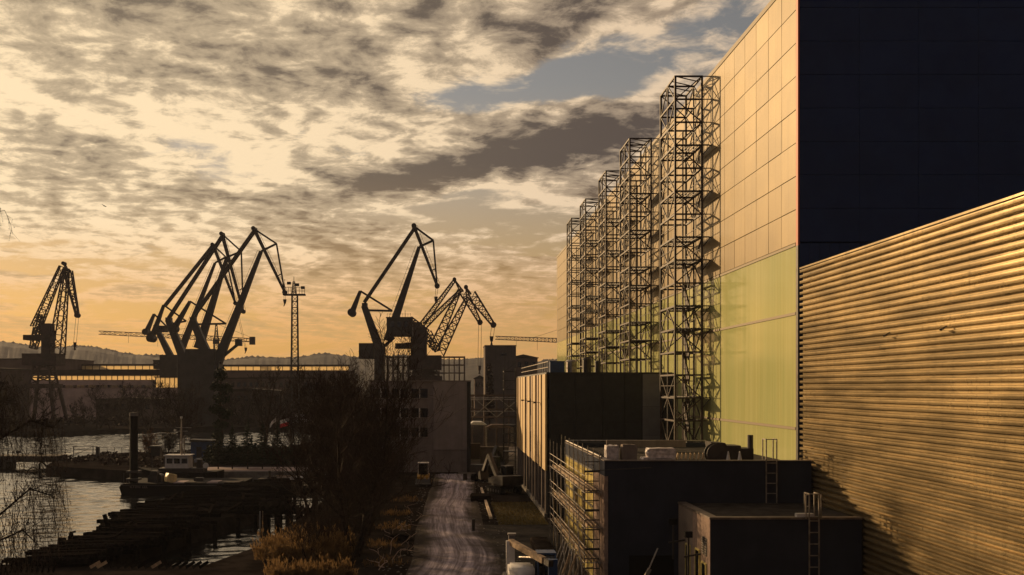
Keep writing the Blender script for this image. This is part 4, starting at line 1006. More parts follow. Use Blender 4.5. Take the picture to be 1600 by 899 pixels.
# containers, tent roofs behind the yard
def container(label, px, py, Y, w, mt_, rz=0):
    q = P(px, py, Y); L = thing('container', label, 'container', (q.x, Y, 0))
    MB().box(q.x, q.x + w, Y, Y + 2.4, .1, 2.6).build('body', mt_, L)
    for k in range(int(w / .3)): MB().box(q.x + .1 + k * .3, q.x + .22 + k * .3, Y - .03, Y + .002, .25, 2.45).build('rib', mt_, L)
    for zz_ in (.02, 2.52): MB().box(q.x - .03, q.x + w + .03, Y - .05, Y + 2.45, zz_, zz_ + .14).build('frame', mt_, L)
container('pale grey container in the yard between concrete block and annex', 751, 690, 168, 4.6, M['plaster2'])
container('dark container to the left of the pale one in the yard', 736, 693, 178, 1.6, M['far_wall'])
tn = thing('tent_roof', 'white pitched tent roof catching light behind the container', 'tent', (P(735, 0, 205).x, 205, 0))
q = P(733, 660, 205); MB().prism([(q.x, 4.9), (q.x + 3.6, 4.9), (q.x + 2.6, 5.5), (q.x + .9, 5.5)], 'y', 205, 212).build('canopy', M['white'], tn)
for dx_ in (.1, 3.5):
    for yy in (205.2, 211.8): MB().bar((q.x + dx_, yy, 0), (q.x + dx_, yy, 4.9), .1).build('post', M['galv'], tn)
tn = thing('tent_roof', 'grey pitched tent roof right of the white one behind the yard', 'tent', (P(765, 0, 208).x, 208, 0))
q = P(760, 660, 208); MB().prism([(q.x, 4.2), (q.x + 5.5, 4.2), (q.x + 4.2, 4.8), (q.x + 1.2, 4.8)], 'y', 208, 214).build('canopy', M['far_wall'], tn)
for dx_ in (.1, 5.4):
    for yy in (208.2, 213.8): MB().bar((q.x + dx_, yy, 0), (q.x + dx_, yy, 4.2), .1).build('post', M['galv'], tn)


# ------------------------------------------------------------------ bare trees
def grow(bark, twig, p, d, L, r, lev, rr, counts, droop=0.0, up=0.25, lenf=0.5, minr=.010, wob=.22, first=.25):
    """a limb from p along d; side limbs leave it; finest level goes into the twig mesh"""
    last = lev >= len(counts); nseg = 4 if lev == 0 else 3 if not last else 2
    pts = [p.copy()]; rs = [r]; d = d.normalized(); q = p.copy()
    for i in range(nseg):
        d = (d + Vector((rr.uniform(-wob, wob), rr.uniform(-wob, wob), rr.uniform(-wob, wob) + (up if not last else -droop) * .3))).normalized()
        q = q + d * (L / nseg); pts.append(q.copy()); rs.append(max(minr, r * (1 - .8 * (i + 1) / nseg)))
    (twig if lev >= len(counts) - 0 else bark).chain(pts, rs, 6 if lev == 0 else 4 if lev == 1 else 3)
    if last: return
    n = counts[lev]
    for k in range(n):
        t_ = first + (1 - first) * (k + rr.random()) / n; i = min(nseg - 1, int(t_ * nseg)); f = t_ * nseg - i
        b = pts[i].lerp(pts[i + 1], f); ax = (pts[i + 1] - pts[i]).normalized()
        s_ = Vector((rr.uniform(-1, 1), rr.uniform(-1, 1), rr.uniform(-.3, 1))); s_ = (s_ - ax * s_.dot(ax))
        if s_.length < .1: continue
        nd = (ax * rr.uniform(.35, .9) + s_.normalized() * rr.uniform(.5, 1.0) + Vector((0, 0, up * .6))).normalized()
        grow(bark, twig, b, nd, L * lenf * (1.15 - .55 * t_) * rr.uniform(.7, 1.2), max(minr, (rs[i] * (1 - f) + rs[i + 1] * f) * .55), lev + 1, rr, counts, droop, up, lenf, minr, wob, .2)

def bare_tree(name, label, base, h, r, seed, counts=(12, 7, 6), stems=1, up=.35, lenf=.5, minr=.0135, group=None, lean=(0, 0), mats=('bark', 'twig'), droop=0, wob=.22, spread=.35):
    rr = random.Random(seed); T = thing(name, label, 'tree', base, group); bark, twig = MB(), MB()
    for s_ in range(stems):
        a = rr.uniform(0, 6.28); o_ = Vector((math.cos(a), math.sin(a), 0)) * (0 if stems == 1 else rr.uniform(.1, .5))
        d = Vector((lean[0] + (0 if stems == 1 else math.cos(a) * spread), lean[1] + (0 if stems == 1 else math.sin(a) * spread), 1))
        grow(bark, twig, Vector(base) + o_ - Vector((0, 0, .3)), d, h * (1 if s_ == 0 else rr.uniform(.7, 1)) * .96, r * (1 if stems == 1 else .7), 0, rr, counts, droop, up, lenf, minr, wob, .18)
    bark.build('trunk', M[mats[0]], T); twig.build('crown', M[mats[1]], T)
    return T
GR = 'bare trees on the bank by the dirt road'
for (nm, lab, x, y, h, r, sd_, cn, st) in (
    ('bank_tree', 'tallest bare tree on the bank, nearest to the camera, above the reeds', -7.0, 75, 15.6, .26, 1, (15, 8, 7), 3),
    ('bank_tree', 'bare tree rising just behind the nearest tall bank tree', -10.4, 84, 11.8, .2, 2, (15, 8, 7), 3),
    ('bank_tree', 'bare tree leaning over the water edge, leftmost on the bank', -12.6, 95, 12.5, .2, 3, (14, 8, 7), 4),
    ('bank_tree', 'bare many-stemmed tree on the bank nearest the dirt road', -8.2, 99, 11.5, .2, 4, (14, 8, 7), 4),
    ('bank_tree', 'bare tree in the middle of the bank clump, in front of the machine cab', -10.4, 107, 13.2, .22, 5, (15, 8, 7), 3),
    ('bank_tree', 'bare tree behind the wooden pier at the water side of the clump', -13.4, 115, 13.0, .2, 6, (14, 8, 7), 4),
    ('bank_tree', 'bare tree at the back of the clump close to the concrete block', -11.0, 128, 12.6, .22, 7, (15, 8, 7), 4),
    ('bank_tree', 'bare tree at the rear of the clump beside the quay pavement', -14.5, 138, 12.6, .2, 8, (14, 8, 7), 4)):
    bare_tree(nm, lab, (x, y, 0), h, r, sd_, cn, st, group=GR)
# low thicket between the trees
thk = MB(); tb = MB(); rr = random.Random(31)
for i in range(64):
    y = rr.uniform(72, 146); x = rr.uniform(-13.6 if y > 104 else -10.5, -6.4 if y > 84 else -6.6); hgt = rr.uniform(2.5, 7.5)
    for s_ in range(5):
        grow(tb, thk, Vector((x + rr.uniform(-.4, .4), y + rr.uniform(-.4, .4), -.1)), Vector((rr.uniform(-.6, .6), rr.uniform(-.6, .6), 1)), hgt, .035, 0, rr, (8, 5), 0, .3, .45, .010, .25, .1)
thk.v, thk.f = thk.v, thk.f
o = thk.build('thicket', M['twig']); tag(o, 'dense leafless thicket filling the bank between the bare trees', 'thicket', kind='stuff')
o2 = tb.build('thicket_stems', M['bark'], o)

# far shore and promontory trees: three masters, copied
far = [bare_tree('quay_tree', '', (0, 0, 0), 9.0 + i * 1.5, .24, 50 + i, (12, 6, 5), 2, minr=.035, group='bare trees along the far quay') for i in range(3)]
spots = [(-20, 322), (20, 326), (52, 330), (128, 326), (152, 330), (176, 327), (205, 331), (231, 326), (262, 329), (300, 328), (322, 332), (352, 327), (381, 331), (404, 327), (432, 330), (452, 328), (476, 329), (502, 327), (528, 330)]
where = ['at the left photo edge before the square dark shed', 'between the square dark shed and the lone lattice crane', 'left beside the legs of the lone lattice crane', 'just right of the lone lattice crane', 'second to the right of the lone lattice crane',
         'midway between lone lattice crane and black pile', 'directly above the black pile', 'just right of the black pile', 'above the tug mast at left', 'above the blue shed', 'left of the tall pine', 'right of the tall pine', 'above the first fir of the row',
         'above the middle of the fir row', 'above the two flags', 'at the foot of the lamp mast', 'just right of the lamp mast', 'behind the left side of the bank thicket', 'behind the bank thicket, rightmost of the far quay']
for i, ((px, y), w_) in enumerate(zip(spots, where)):
    x = P(px, 0, y).x; y2 = y if x > -84 or x < -135 else y
    yy = y2 + (0 if x > -84 else -30)
    o = far[i] if i < 3 else copy_tree(far[i % 3])
    o.location = (P(px, 0, yy + 6).x, yy + 6, 0); o.rotation_euler = (0, 0, i * 1.3); k = .8 + .12 * (i * 7 % 5); o.scale = (k * 1.25, k * 1.25, k); o['label'] = 'bare tree on the far quay ' + w_
bare_tree('spreading_tree', 'dark spreading bare tree behind the tug mast on the promontory', (P(285, 0, 186).x, 186, 0), 11.0, .34, 71, (14, 8, 7), 1, up=.1, lenf=.62, minr=.022, lean=(-.15, 0))
bare_tree('forked_tree', 'bare tree with heavy forked limbs behind the fir row', (P(412, 0, 183).x, 183, 0), 14.2, .46, 72, (10, 6, 4), 1, up=.3, lenf=.52, minr=.05, wob=.3)
M['rustleaf'] = mat('withered_leaf', (0.16, 0.075, 0.03), .9, var=.3, vscale=2)
bare_tree('withered_shrub', 'rust-brown shrub between black pile and tug on the promontory', (P(236, 0, 178).x, 178, 0), 4.6, .09, 73, (10, 7, 6), 4, minr=.02, mats=('bark', 'rustleaf'))
bare_tree('quay_shrub', 'dark shrub right behind the tug wheelhouse', (P(262, 0, 181).x, 181, 0), 4.8, .1, 74, (10, 7, 6), 4, minr=.02)

# leaf-clump trees
def clumps(mb, c, rx, ry, rz, n, size, rr, hollow=.4):
    for i in range(n):
        while True:
            v = Vector((rr.uniform(-1, 1), rr.uniform(-1, 1), rr.uniform(-1, 1)))
            if hollow < v.length < 1: break
        q = Vector(c) + Vector((v.x * rx, v.y * ry, v.z * rz)); a = Vector((rr.uniform(-1, 1), rr.uniform(-1, 1), rr.uniform(-1, 1))).normalized() * size * rr.uniform(.6, 1.4)
        b = a.orthogonal().normalized() * size * rr.uniform(.5, 1.1); mb.poly([q - a, q + b, q + a, q - b], [(0, 1, 2, 3)])
def fir(label, x, y, h, seed):
    rr = random.Random(seed); T = thing('fir_tree', label, 'tree', (x, y, 0), 'young firs in a row on the quay')
    MB().tube((x, y, -.1), (x, y, h * .97), .11, .02, 6).build('trunk', M['bark'], T)
    c = MB(); n = 17
    for k in range(n):
        t_ = k / (n - 1); z = h * (.16 + .83 * t_); R_ = h * .25 * (1 - t_) ** .85 * rr.uniform(.85, 1.15) + .05; m_ = int(11 - 5 * t_)
        for j in range(m_):
            a = j * 6.283 / m_ + k * .9 + rr.uniform(-.2, .2); L = R_ * rr.uniform(.75, 1.15); dv = Vector((math.cos(a), math.sin(a), -.18)); tip = Vector((x, y, z)) + dv * L + Vector((0, 0, .12 * L))
            sd_ = Vector((-math.sin(a), math.cos(a), 0)); base = Vector((x, y, z))
            for s_ in (.35, .6, .85, 1.0):
                mid = base.lerp(tip, s_); wv_ = L * .34 * (1.15 - s_) + .05
                c.poly([mid - dv * L * .22, mid + sd_ * wv_ - Vector((0, 0, .10)), mid + dv * L * .10, mid - sd_ * wv_ - Vector((0, 0, .10))], [(0, 1, 2, 3)])
    for k in range(n):
        t_ = k / (n - 1); z = h * (.16 + .83 * t_); R_ = h * .22 * (1 - t_) ** .85 + .04
        clumps(c, (x, y, z - .05), R_, R_, .24, int(46 * (1 - t_) + 8), .19 - .06 * t_, rr, .15)
    c.build('crown', M['fir'], T); return T
for i, (px, h, w_) in enumerate(((341, 7.6, 'leftmost of the young fir row, below the tall pine'), (363, 6.9, 'second young fir from the left in the quay row'), (387, 7.5, 'third young fir in the quay row, the middle one'),
                                (410, 7.2, 'fourth young fir of the quay row, below the forked tree'), (433, 6.9, 'rightmost young fir of the quay row, below the flags'))):
    fir(w_, P(px, 0, 156).x, 156, h, 80 + i)
pn = thing('pine_tree', 'tall dark pine with lumpy crown behind the left end of the fir row', 'tree', (P(345, 0, 172).x, 172, 0))
x = P(345, 0, 172).x; rr = random.Random(91); b_ = MB().chain([(x, 172, -.2), (x + .2, 172, 5), (x - .1, 172, 10), (x + .1, 172, 15)], [.3, .24, .17, .06], 7)
for k in range(12): a = rr.uniform(0, 6.28); z = rr.uniform(5, 13.5); b_.tube((x, 172, z), (x + math.cos(a) * 1.4, 172 + math.sin(a) * 1.4, z + .6), .07, .02, 5)
b_.build('trunk', M['bark'], pn)
c = MB()
for (dx_, z, rx, rz) in ((0, 14.6, 1.1, 1.3), (-.7, 12.6, 1.2, .9), (.9, 12.2, 1.3, .9), (.1, 10.6, 1.5, 1.0), (-.8, 8.8, 1.2, .8), (.8, 8.0, 1.4, .9), (0, 6.2, 1.3, .8), (-.5, 4.4, 1.0, .7)): clumps(c, (x + dx_, 172, z), rx, rx, rz, 150, .24, rr, .2)
c.build('crown', M['fir'], pn)
pl = thing('poplar_tree', 'slender poplar before the concrete silo', 'tree', (P(765, 0, 300).x, 300, 0)); x = P(765, 0, 300).x
MB().tube((x, 300, 0), (x, 300, 16), .3, .05, 6).build('trunk', M['bark'], pl); c = MB(); rr = random.Random(92)
for k in range(9): clumps(c, (x + rr.uniform(-.3, .3), 300, 4 + k * 1.75), 1.5 - .09 * k, 1.4, 1.6, 120, .35, rr, .1)
c.build('crown', M['twig'], pl)
hd = thing('hedge', 'thick dark clipped hedge behind the fir row on the quay', 'hedge', (P(300, 0, 164).x, 164, 0)); c = MB(); rr = random.Random(93)
x0, x1 = P(325, 0, 164).x, P(492, 0, 164).x
n = 24
for k in range(n): clumps(c, (x0 + (x1 - x0) * k / (n - 1), 164.2 + rr.uniform(-.2, .2), 1.55), 1.0, .9, 1.6 + rr.uniform(-.2, .25), 170, .26, rr, .35)
c.build('foliage', M['fir'], hd); cc = MB().box(x0 - .2, x1 + .2, 163.9, 164.5, 0, 2.3).build('shade_core', M['black'], hd)  # black box stands in for the shade inside the hedge
# scrub masses on far shore behind
sc_ = MB(); rr = random.Random(95)
for k in range(70):
    px = rr.uniform(-30, 560); y = rr.uniform(330, 350) - (34 if px < 110 else 0); q = P(px, 0, y); clumps(sc_, (q.x, y, rr.uniform(.6, 2)), rr.uniform(2, 4), 2, rr.uniform(1.2, 2.8), 60, .5, rr, .1)
tag(sc_.build('quay_scrub', M['twig']), 'low brown scrub along the far quay', 'scrub', kind='stuff')

pw = MB(); rr = random.Random(97)
for k in range(150):
    y = rr.uniform(153, 196); x = rr.uniform(-65, -37); 
    if y < 160 + (-46 - x) * .5 and x < -46: continue
    clumps(pw, (x, y, .15), rr.uniform(.5, 1.4), rr.uniform(.5, 1.4), rr.uniform(.25, .8), 22, .22, rr, .1)
tag(pw.build('promontory_weeds', M['twig']), 'dark weeds covering the left part of the promontory', 'weeds', kind='stuff')

# ------------------------------------------------------------------ hanging birch at the left edge, close to the camera
bt = thing('birch_tree', 'birch at the left edge with hanging twigs over the water, close to the camera', 'tree', (-15.2, 27, 0))
bk_, tw = MB(), MB(); rr = random.Random(61)
bk_.chain([(-15.2, 27, -.2), (-15.1, 27, 5), (-15.3, 27.1, 11), (-15.0, 27, 16), (-15.1, 27, 19.5)], [.22, .18, .13, .08, .02], 8)
def hang(p, L, r0):
    """a pendulous twig with buds"""
    q = Vector(p); d = Vector((rr.uniform(-.25, .45), rr.uniform(-.3, .3), -.6)).normalized(); pts = [q.copy()]; n = 5
    for i in range(n): d = (d + Vector((rr.uniform(-.12, .12), rr.uniform(-.12, .12), -.42))).normalized(); q = q + d * (L / n); pts.append(q.copy())
    tw.chain(pts, [r0 * (1 - .13 * i) for i in range(n + 1)], 3)
    for i in range(n):
        for k in range(2):
            s_ = pts[i].lerp(pts[i + 1], rr.random()); e = s_ + Vector((rr.uniform(-.16, .16), rr.uniform(-.16, .16), rr.uniform(-.3, -.02))); tw.tube(s_, e, .0035, .0025, 3, False)
            if rr.random() < .8: w_ = rr.uniform(.012, .022); tw.poly([e + Vector((-w_, 0, 0)), e + Vector((0, w_, -.02)), e + Vector((w_, 0, -.005)), e + Vector((0, -w_, -.05))], [(0, 1, 2, 3)])
def birch_limb(pts, r0, n, Lh):
    pts = [Vector(p) for p in pts]; bk_.chain(pts, [r0 * (1 - .75 * i / (len(pts) - 1)) for i in range(len(pts))], 5)
    for k in range(n):
        t_ = .35 + .65 * rr.random(); f = t_ * (len(pts) - 1); i = min(len(pts) - 2, int(f)); q = pts[i].lerp(pts[i + 1], f - i)
        e = q + Vector((rr.uniform(-.2, .5), rr.uniform(-.5, .5), rr.uniform(-.1, .45))); bk_.tube(q, e, .010, .006, 3, False); hang(e, rr.uniform(.5, 1) * Lh, .0078)
birch_limb([(-15.1, 27, 6.8), (-13.4, 27, 7.9), (-12.0, 27.1, 9.0), (-11.1, 27.2, 9.8), (-10.5, 27.2, 9.6)], .05, 74, 2.1)
birch_limb([(-15.1, 27, 8.3), (-13.6, 27.4, 9.9), (-12.2, 27.5, 11.0), (-11.2, 27.5, 11.6), (-10.6, 27.5, 11.4)], .05, 74, 2.1)
birch_limb([(-15.1, 27, 6.3), (-13.2, 26.6, 7.5), (-12.0, 26.5, 8.35), (-11.0, 26.5, 8.8), (-10.6, 26.5, 8.4)], .045, 56, 1.7)
birch_limb([(-15.1, 27, 10.4), (-13.4, 26.7, 12.2), (-12.4, 26.6, 12.6), (-11.6, 26.6, 12.4)], .05, 64, 1.7)
birch_limb([(-15.1, 27, 13.5), (-13.6, 27, 16.3), (-12.8, 27, 17.2), (-12.3, 27, 17.0)], .04, 14, 1.3)
birch_limb([(-15.1, 27, 9.4), (-13.4, 27.2, 10.8), (-12.5, 27.3, 11.8), (-11.7, 27.3, 12.2)], .045, 54, 1.9)
bk_.build('trunk', M['bark'], bt); tw.build('hanging_twigs', M['twig'], bt)

# ------------------------------------------------------------------ reeds and dry grass
mr = bpy.data.materials.new('golden_reed'); mr.use_nodes = True; nt = mr.node_tree; nt.nodes.clear(); t = NT(nt)
geo = t.n('ShaderNodeNewGeometry'); rc = t.mix(t.sm(t.noise(geo.outputs['Position'], 1.3, 4), .35, .65), (0.095, 0.058, 0.027), (0.185, 0.118, 0.056))
df = t.n('ShaderNodeBsdfDiffuse'); tl = t.n('ShaderNodeBsdfTranslucent'); t.put(df.inputs[0], rc); t.put(tl.inputs[0], rc); ms = t.n('ShaderNodeMixShader'); ms.inputs[0].default_value = .5
nt.links.new(df.outputs[0], ms.inputs[1]); nt.links.new(tl.outputs[0], ms.inputs[2]); ou = t.n('ShaderNodeOutputMaterial'); nt.links.new(ms.outputs[0], ou.inputs[0]); M['reed'] = mr
def reeds(label, spots, n, seed):
    rb = MB(); rr = random.Random(seed)
    for i in range(n):
        cx, cy, R_, h0 = rr.choice(spots); a, q = rr.uniform(0, 6.28), math.sqrt(rr.random()) * R_; x, y = cx + math.cos(a) * q, cy + math.sin(a) * q * .7
        h = h0 * rr.choice((.45, .6, .75, .9, 1.0, 1.1, 1.35)) * rr.uniform(.85, 1.1) * (1 - .5 * (q / R_) ** 2); z0 = -1.6 if (y > 73 and x < -14.6) else -.05
        if z0 < -1: h += 1.0
        lx, ly = rr.uniform(-.28, .28), rr.uniform(-.28, .28); a2 = rr.uniform(0, 3.14); w_ = .014; ux, uy = math.cos(a2) * w_, math.sin(a2) * w_
        m_ = (x + lx * .3, y + ly * .3, z0 + h * .6); e = (x + lx, y + ly, z0 + h)
        rb.poly([(x - ux, y - uy, z0), (x + ux, y + uy, z0), (m_[0] + ux, m_[1] + uy, m_[2]), (m_[0] - ux, m_[1] - uy, m_[2]), e], [(0, 1, 2, 3), (3, 2, 4)])
        if rr.random() < .7:     # plume
            pw = rr.uniform(.03, .06); rb.poly([(e[0] - pw, e[1], e[2] - .02), (e[0] + lx * .2, e[1] + pw, e[2] - .22), (e[0] + pw, e[1], e[2] - .05), (e[0] + lx * .5, e[1], e[2] + .16)], [(0, 1, 2, 3)])
        if rr.random() < .6:
            s_ = rr.choice((-1, 1)); rb.poly([m_, (m_[0] + s_ * .03, m_[1], m_[2] + .05), (m_[0] + s_ * rr.uniform(.2, .45), m_[1] + rr.uniform(-.2, .2), m_[2] + rr.uniform(-.1, .3))], [(0, 1, 2)])
    return tag(rb.build('reed_bed', M['reed']), label, 'reeds', kind='stuff')
rs_ = random.Random(404)
reeds('golden reeds at the edge of the inlet, in front of the wooden pier', [(rs_.uniform(-13.4, -7.6), rs_.uniform(72.2, 79), rs_.uniform(.5, 1.0), rs_.uniform(.9, 2.1)) for _ in range(34)], 3900, 41)
reeds('dry brown grass at the very bottom, below the reeds', [(rs_.uniform(-11.6, -6.6), rs_.uniform(66, 68.6), rs_.uniform(.4, .9), rs_.uniform(.4, 1.2)) for _ in range(22)], 2200, 42)
reeds('sparse withered weeds along the dirt road edge', [(-5.0, 80, 1.4, .6), (-4.8, 90, 1.6, .7), (-5.0, 100, 1.5, .6), (-4.6, 72, 1.6, .5), (-4.6, 112, 1.6, .6)], 380, 43)

# ------------------------------------------------------------------ ruined timber jetty in the foreground
rj = thing('ruined_jetty', 'ruined dark jetty of heaped old timbers running out into the basin', 'jetty', (-25, 100, -1.5))
rr = random.Random(101)
def jl(y):   # left and right edges
    L = [(70, -31, -25.5), (75, -30.2, -24.8), (87, -29.8, -22.8), (92, -31.5, -21.6), (100, -32.5, -19.4), (108, -31.8, -18.6), (114, -31.2, -18.2), (121, -30.0, -18), (129, -26.5, -18.5), (133, -25.0, -19)]
    for (a, l0, r0), (b, l1, r1) in zip(L, L[1:]):
        if y <= b: k = max(0, (y - a) / (b - a)); return l0 + (l1 - l0) * k, r0 + (r1 - r0) * k
    return L[-1][1:]
mv, mf = [], []; ny = 60; nx = 10
for j in range(ny + 1):
    y = 70 + 62 * j / ny; l, r_ = jl(y)
    for i in range(nx + 1):
        u = i / nx; mv.append((l + .8 + (r_ - l - 1.6) * u, y, -2.2 if i in (0, nx) or j in (0, ny) else -.75 + 1.25 * math.sin(math.pi * u) + rr.uniform(-.25, .25)))
for j in range(ny):
    for i in range(nx): a = j * (nx + 1) + i; mf.append((a, a + 1, a + nx + 2, a + nx + 1))
mm = MB(); mm.poly(mv, mf); mm.build('rubble_core', M['earth'], rj)
for k in range(290):
    y = 71 + 60 * (k / 290) + rr.uniform(-.6, .6); l, r_ = jl(y); w_ = r_ - l; u = rr.random()
    if k % 3: a0, L = l + rr.uniform(-.3, 1.5), rr.uniform(3.5, 8.5)
    else: a0, L = l + rr.uniform(1, w_ * .6), rr.uniform(3, 7)
    b0 = min(a0 + L, r_ + .3); z = -.25 + 1.15 * math.sin(math.pi * min(1, max(0, ((a0 + b0) / 2 - l) / w_))) * rr.uniform(.45, .8) - (.5 if k % 3 and rr.random() < .4 else 0); dy_ = rr.uniform(-.45, .45); dz_ = rr.uniform(-.25, .25)
    bar_obj('timber', (a0, y, z), (b0, y + dy_, z + dz_), rr.uniform(.22, .38), M['timber'], rj, d=rr.uniform(.25, .5))
for k in range(14):      # timbers lying along the jetty
    y = rr.uniform(74, 120); l, r_ = jl(y); x = rr.uniform(l + 2, r_ - 1); L = rr.uniform(4, 9); l2, r2 = jl(y + L); x2 = min(max(x + rr.uniform(-2.5, .5), l2 + 1), r2 - .5)
    bar_obj('timber', (x, y, .5), (x2, y + L, .6), .26, M['timber'], rj)
for k in range(11):      # stub piles along the inlet side
    y = 75 + k * 4.6; l, r_ = jl(y); bar_obj('pile', (r_ - .1, y, -3), (r_ - .1 + rr.uniform(-.1, .1), y, rr.uniform(-.3, .6)), .36, M['timber'], rj)
def at0(px, py, z): s = (CAMZ - z) / (py - 605); return Vector(((px - 700) * s, s * FPX, z))
a = at0(175, 829, .4); bar_obj('broken_post', a - Vector((0, 0, .8)), P(163, 804, a.y), .28, M['timber'], rj); bar_obj('timber', a, a + Vector((1.2, 0, .1)), .16, M['timber'], rj)
a = at0(111, 848, .3); bar_obj('mooring_post', a - Vector((0, 0, .8)), P(111, 833, a.y), .26, M['timber'], rj); bar_obj('mooring_cap', P(109, 832.5, a.y), P(118, 831, a.y), .14, M['timber'], rj)
a = at0(95, 850, .3); bar_obj('stump', a - Vector((0, 0, .6)), a + Vector((.1, 0, .45)), .5, M['timber'], rj)
bar_obj('bent_rod', at0(245, 793, 0), P(243, 782, 110), .08, M['timber'], rj)
# boards lying in a row on the near bank
bd = thing('board_row', 'row of slanting weathered boards on the bank at the bottom left', 'boards', (-24, 71, 0))
for k in range(17): bar_obj('board', (-24.6 + k * .47, 70.4, .10), (-24.2 + k * .47, 71.2, .34), .22, M['wood'] if k in (0, 1, 9) else M['timber'], bd, d=.06)
fw = thing('old_fence', 'low row of dark slanting pickets at the lower left corner', 'fence', (-30, 69, 0))
for k in range(12): bar_obj('picket', (-30.6 + k * .36, 69, -.1), (-30.4 + k * .36, 69.1, .75 + .1 * (k % 3)), .12, M['timber'], fw)
bar_obj('rail', (-30.6, 69.1, .45), (-26.4, 69.1, .5), .10, M['timber'], fw)

# wooden pier on piles across the inlet
wp = thing('wooden_pier', 'dark wooden footbridge on thick piles across the inlet behind the reeds', 'pier', (-16, 100, -1.5))
for k in range(18): bar_obj('deck_plank', (-20.3 + k * .5, 99.4, .62), (-20.3 + k * .5, 101.4, .62), .47, M['timber'], wp, d=.12)
for y in (99.5, 101.3): bar_obj('beam', (-20.6, y, .35), (-11.2, y, .35), .38, M['timber'], wp)
for i, px in enumerate((412, 433, 450, 466, 479, 491, 503)):
    x = P(px, 0, 99.6).x
    for y in (99.6, 101.2): bar_obj('pile', (x, y, -3.2), (x, y, .2), .55 if i else .85, M['timber'], wp, tubey=True)
    bar_obj('cross_beam', (x, 99.3, .05), (x, 101.5, .05), .3, M['timber'], wp)
for px in (416, 438, 470, 500): x = P(px, 0, 101.3).x; bar_obj('rail_post', (x, 101.3, .6), (x, 101.3, 1.75), .10, M['timber'], wp)
bar_obj('hand_rail', (-19.4, 101.3, 1.25), (-11.5, 101.3, 1.25), .09, M['timber'], wp)
bar_obj('rail_brace', (P(447, 0, 101).x, 101.3, .7), (P(470, 0, 101).x, 101.3, 1.6), .08, M['timber'], wp)
for dx_ in (0, .22): bar_obj('white_pole', (-18.1 + dx_ * 1.2, 98.6, -1.6), (-18.1 + dx_ * 1.2, 98.6, .55), .07, M['white'] if dx_ == 0 else M['wood'], wp, tubey=True)

# ------------------------------------------------------------------ pontoon with its black spud pile
bg_ = thing('pontoon', 'flat black work pontoon with a tall steel pile at its bow', 'barge', (-42.5, 137, -1.5))
hull = [(-42.7, -.6), (-42.5, -.15), (-42.0, -.05), (-27.0, -.05), (-27.0, -2.2), (-41.2, -2.2), (-42.4, -1.5)]
MB().prism(hull, 'y', 133, 141.5).build('hull', M['black'], bg_)
bar_obj('rubbing_strake', (-42.5, 132.95, -.28), (-27, 132.95, -.28), .14, M['steel'], bg_)
MB().tube((-41.2, 134.3, -3), (-41.2, 134.3, 8.7), .52, n=16).build('spud_pile', M['black'], bg_)
MB().tube((-41.2, 134.3, 8.7), (-41.2, 134.3, 9.15), .56, n=16).build('pile_cap', M['concrete'], bg_)
for z in (.3, 1.3): MB().box(-42.0, -40.4, 133.5, 135.1, z, z + .25).build('spud_guide', M['steel'], bg_)
for (x, y, w_, d, h, n_) in ((-39.6, 135, 1.8, 1.5, 1.0, 'winch_house'), (-39.2, 134.6, 1.0, 1.0, 1.45, 'winch'), (-37.8, 136, 1.2, 1.4, .5, 'hatch'), (-42.1, 134, .3, .3, .5, 'bollard'), (-33.5, 135, 1.2, .8, .55, 'hatch')):
    MB().prism([(x, -.05), (x + w_, -.05), (x + w_, h * .8), (x + w_ * .85, h), (x + w_ * .15, h), (x, h * .8)], 'y', y, y + d).build(n_, M['steel'], bg_)
bar_obj('flag_staff', (-42.3, 133.6, -.05), (-42.3, 133.6, 1.3), .06, M['steel'], bg_)
for k in range(6): MB().box(-35.8 + k * 1.45, -34.45 + k * 1.45, 133.4, 136.5, -.045, .06 + .03 * (k % 2)).build('deck_plate', M['quay'] if k % 3 else M['pavement'], bg_)
# worn painted name on the bow: only unreadable pale strokes are left
lt = MB(); rr = random.Random(7); x = -41.4
for k in range(9):
    if k == 6: x += .22
    for (a, b, c_, d) in rr.sample([(0, .05, 0, .30), (.13, .18, 0, .30), (0, .18, .26, .30), (0, .18, .13, .17), (0, .18, 0, .04)], 3): lt.box(x + a, x + b, 132.985, 132.996, -.62 + c_, -.62 + d)
    x += .25
o = lt.build('worn_lettering', M['plaster2'], bg_); o['kind'] = 'stuff'
M['tarp'] = mat('pale_yellow_tarpaulin', (0.75, 0.58, 0.28), .5, var=.2, vscale=2, bump=.8, bscale=3)
tp = pack('tarpaulin_heap', 'crumpled sunlit yellow tarpaulin heap on the pontoon deck', -36.6, 134.6, -.03, 1.3, 1.0, 1.15, M['tarp'], 8, 'tarpaulin'); tp.rotation_euler = (0, .25, .6)

# ------------------------------------------------------------------ tugboat
tg = thing('tugboat', 'small old tugboat with white wheelhouse and tall mast, moored behind the pontoon', 'boat', (-38, 146, -1.5))
sec = []; hv = []; hf = []
for i, (x, b, top) in enumerate(((-44.2, .15, 1.1), (-43.2, 1.1, .9), (-41.5, 1.9, .6), (-38, 2.2, .4), (-34.5, 2.1, .45), (-32.6, 1.5, .6), (-32.0, .5, .7))):
    for (yy, zz_) in ((-b * .55, -2.0), (-b, -.8), (-b * 1.05, top), (b * 1.05, top), (b, -.8), (b * .55, -2.0)): hv.append((x + (.5 if zz_ < -1 and i == 0 else 0), 146 + yy, zz_))
for i in range(6):
    for k in range(6): hf.append((i * 6 + k, i * 6 + (k + 1) % 6, (i + 1) * 6 + (k + 1) % 6, (i + 1) * 6 + k))
hf += [tuple(range(6)), tuple(range(41, 35, -1))]
hb_ = MB(); hb_.poly(hv, hf); hb_.build('hull', M['black'], tg)
MB().box(-41.0, -34.6, 144.7, 147.3, .3, 1.0).build('deck_house', M['steel'], tg)
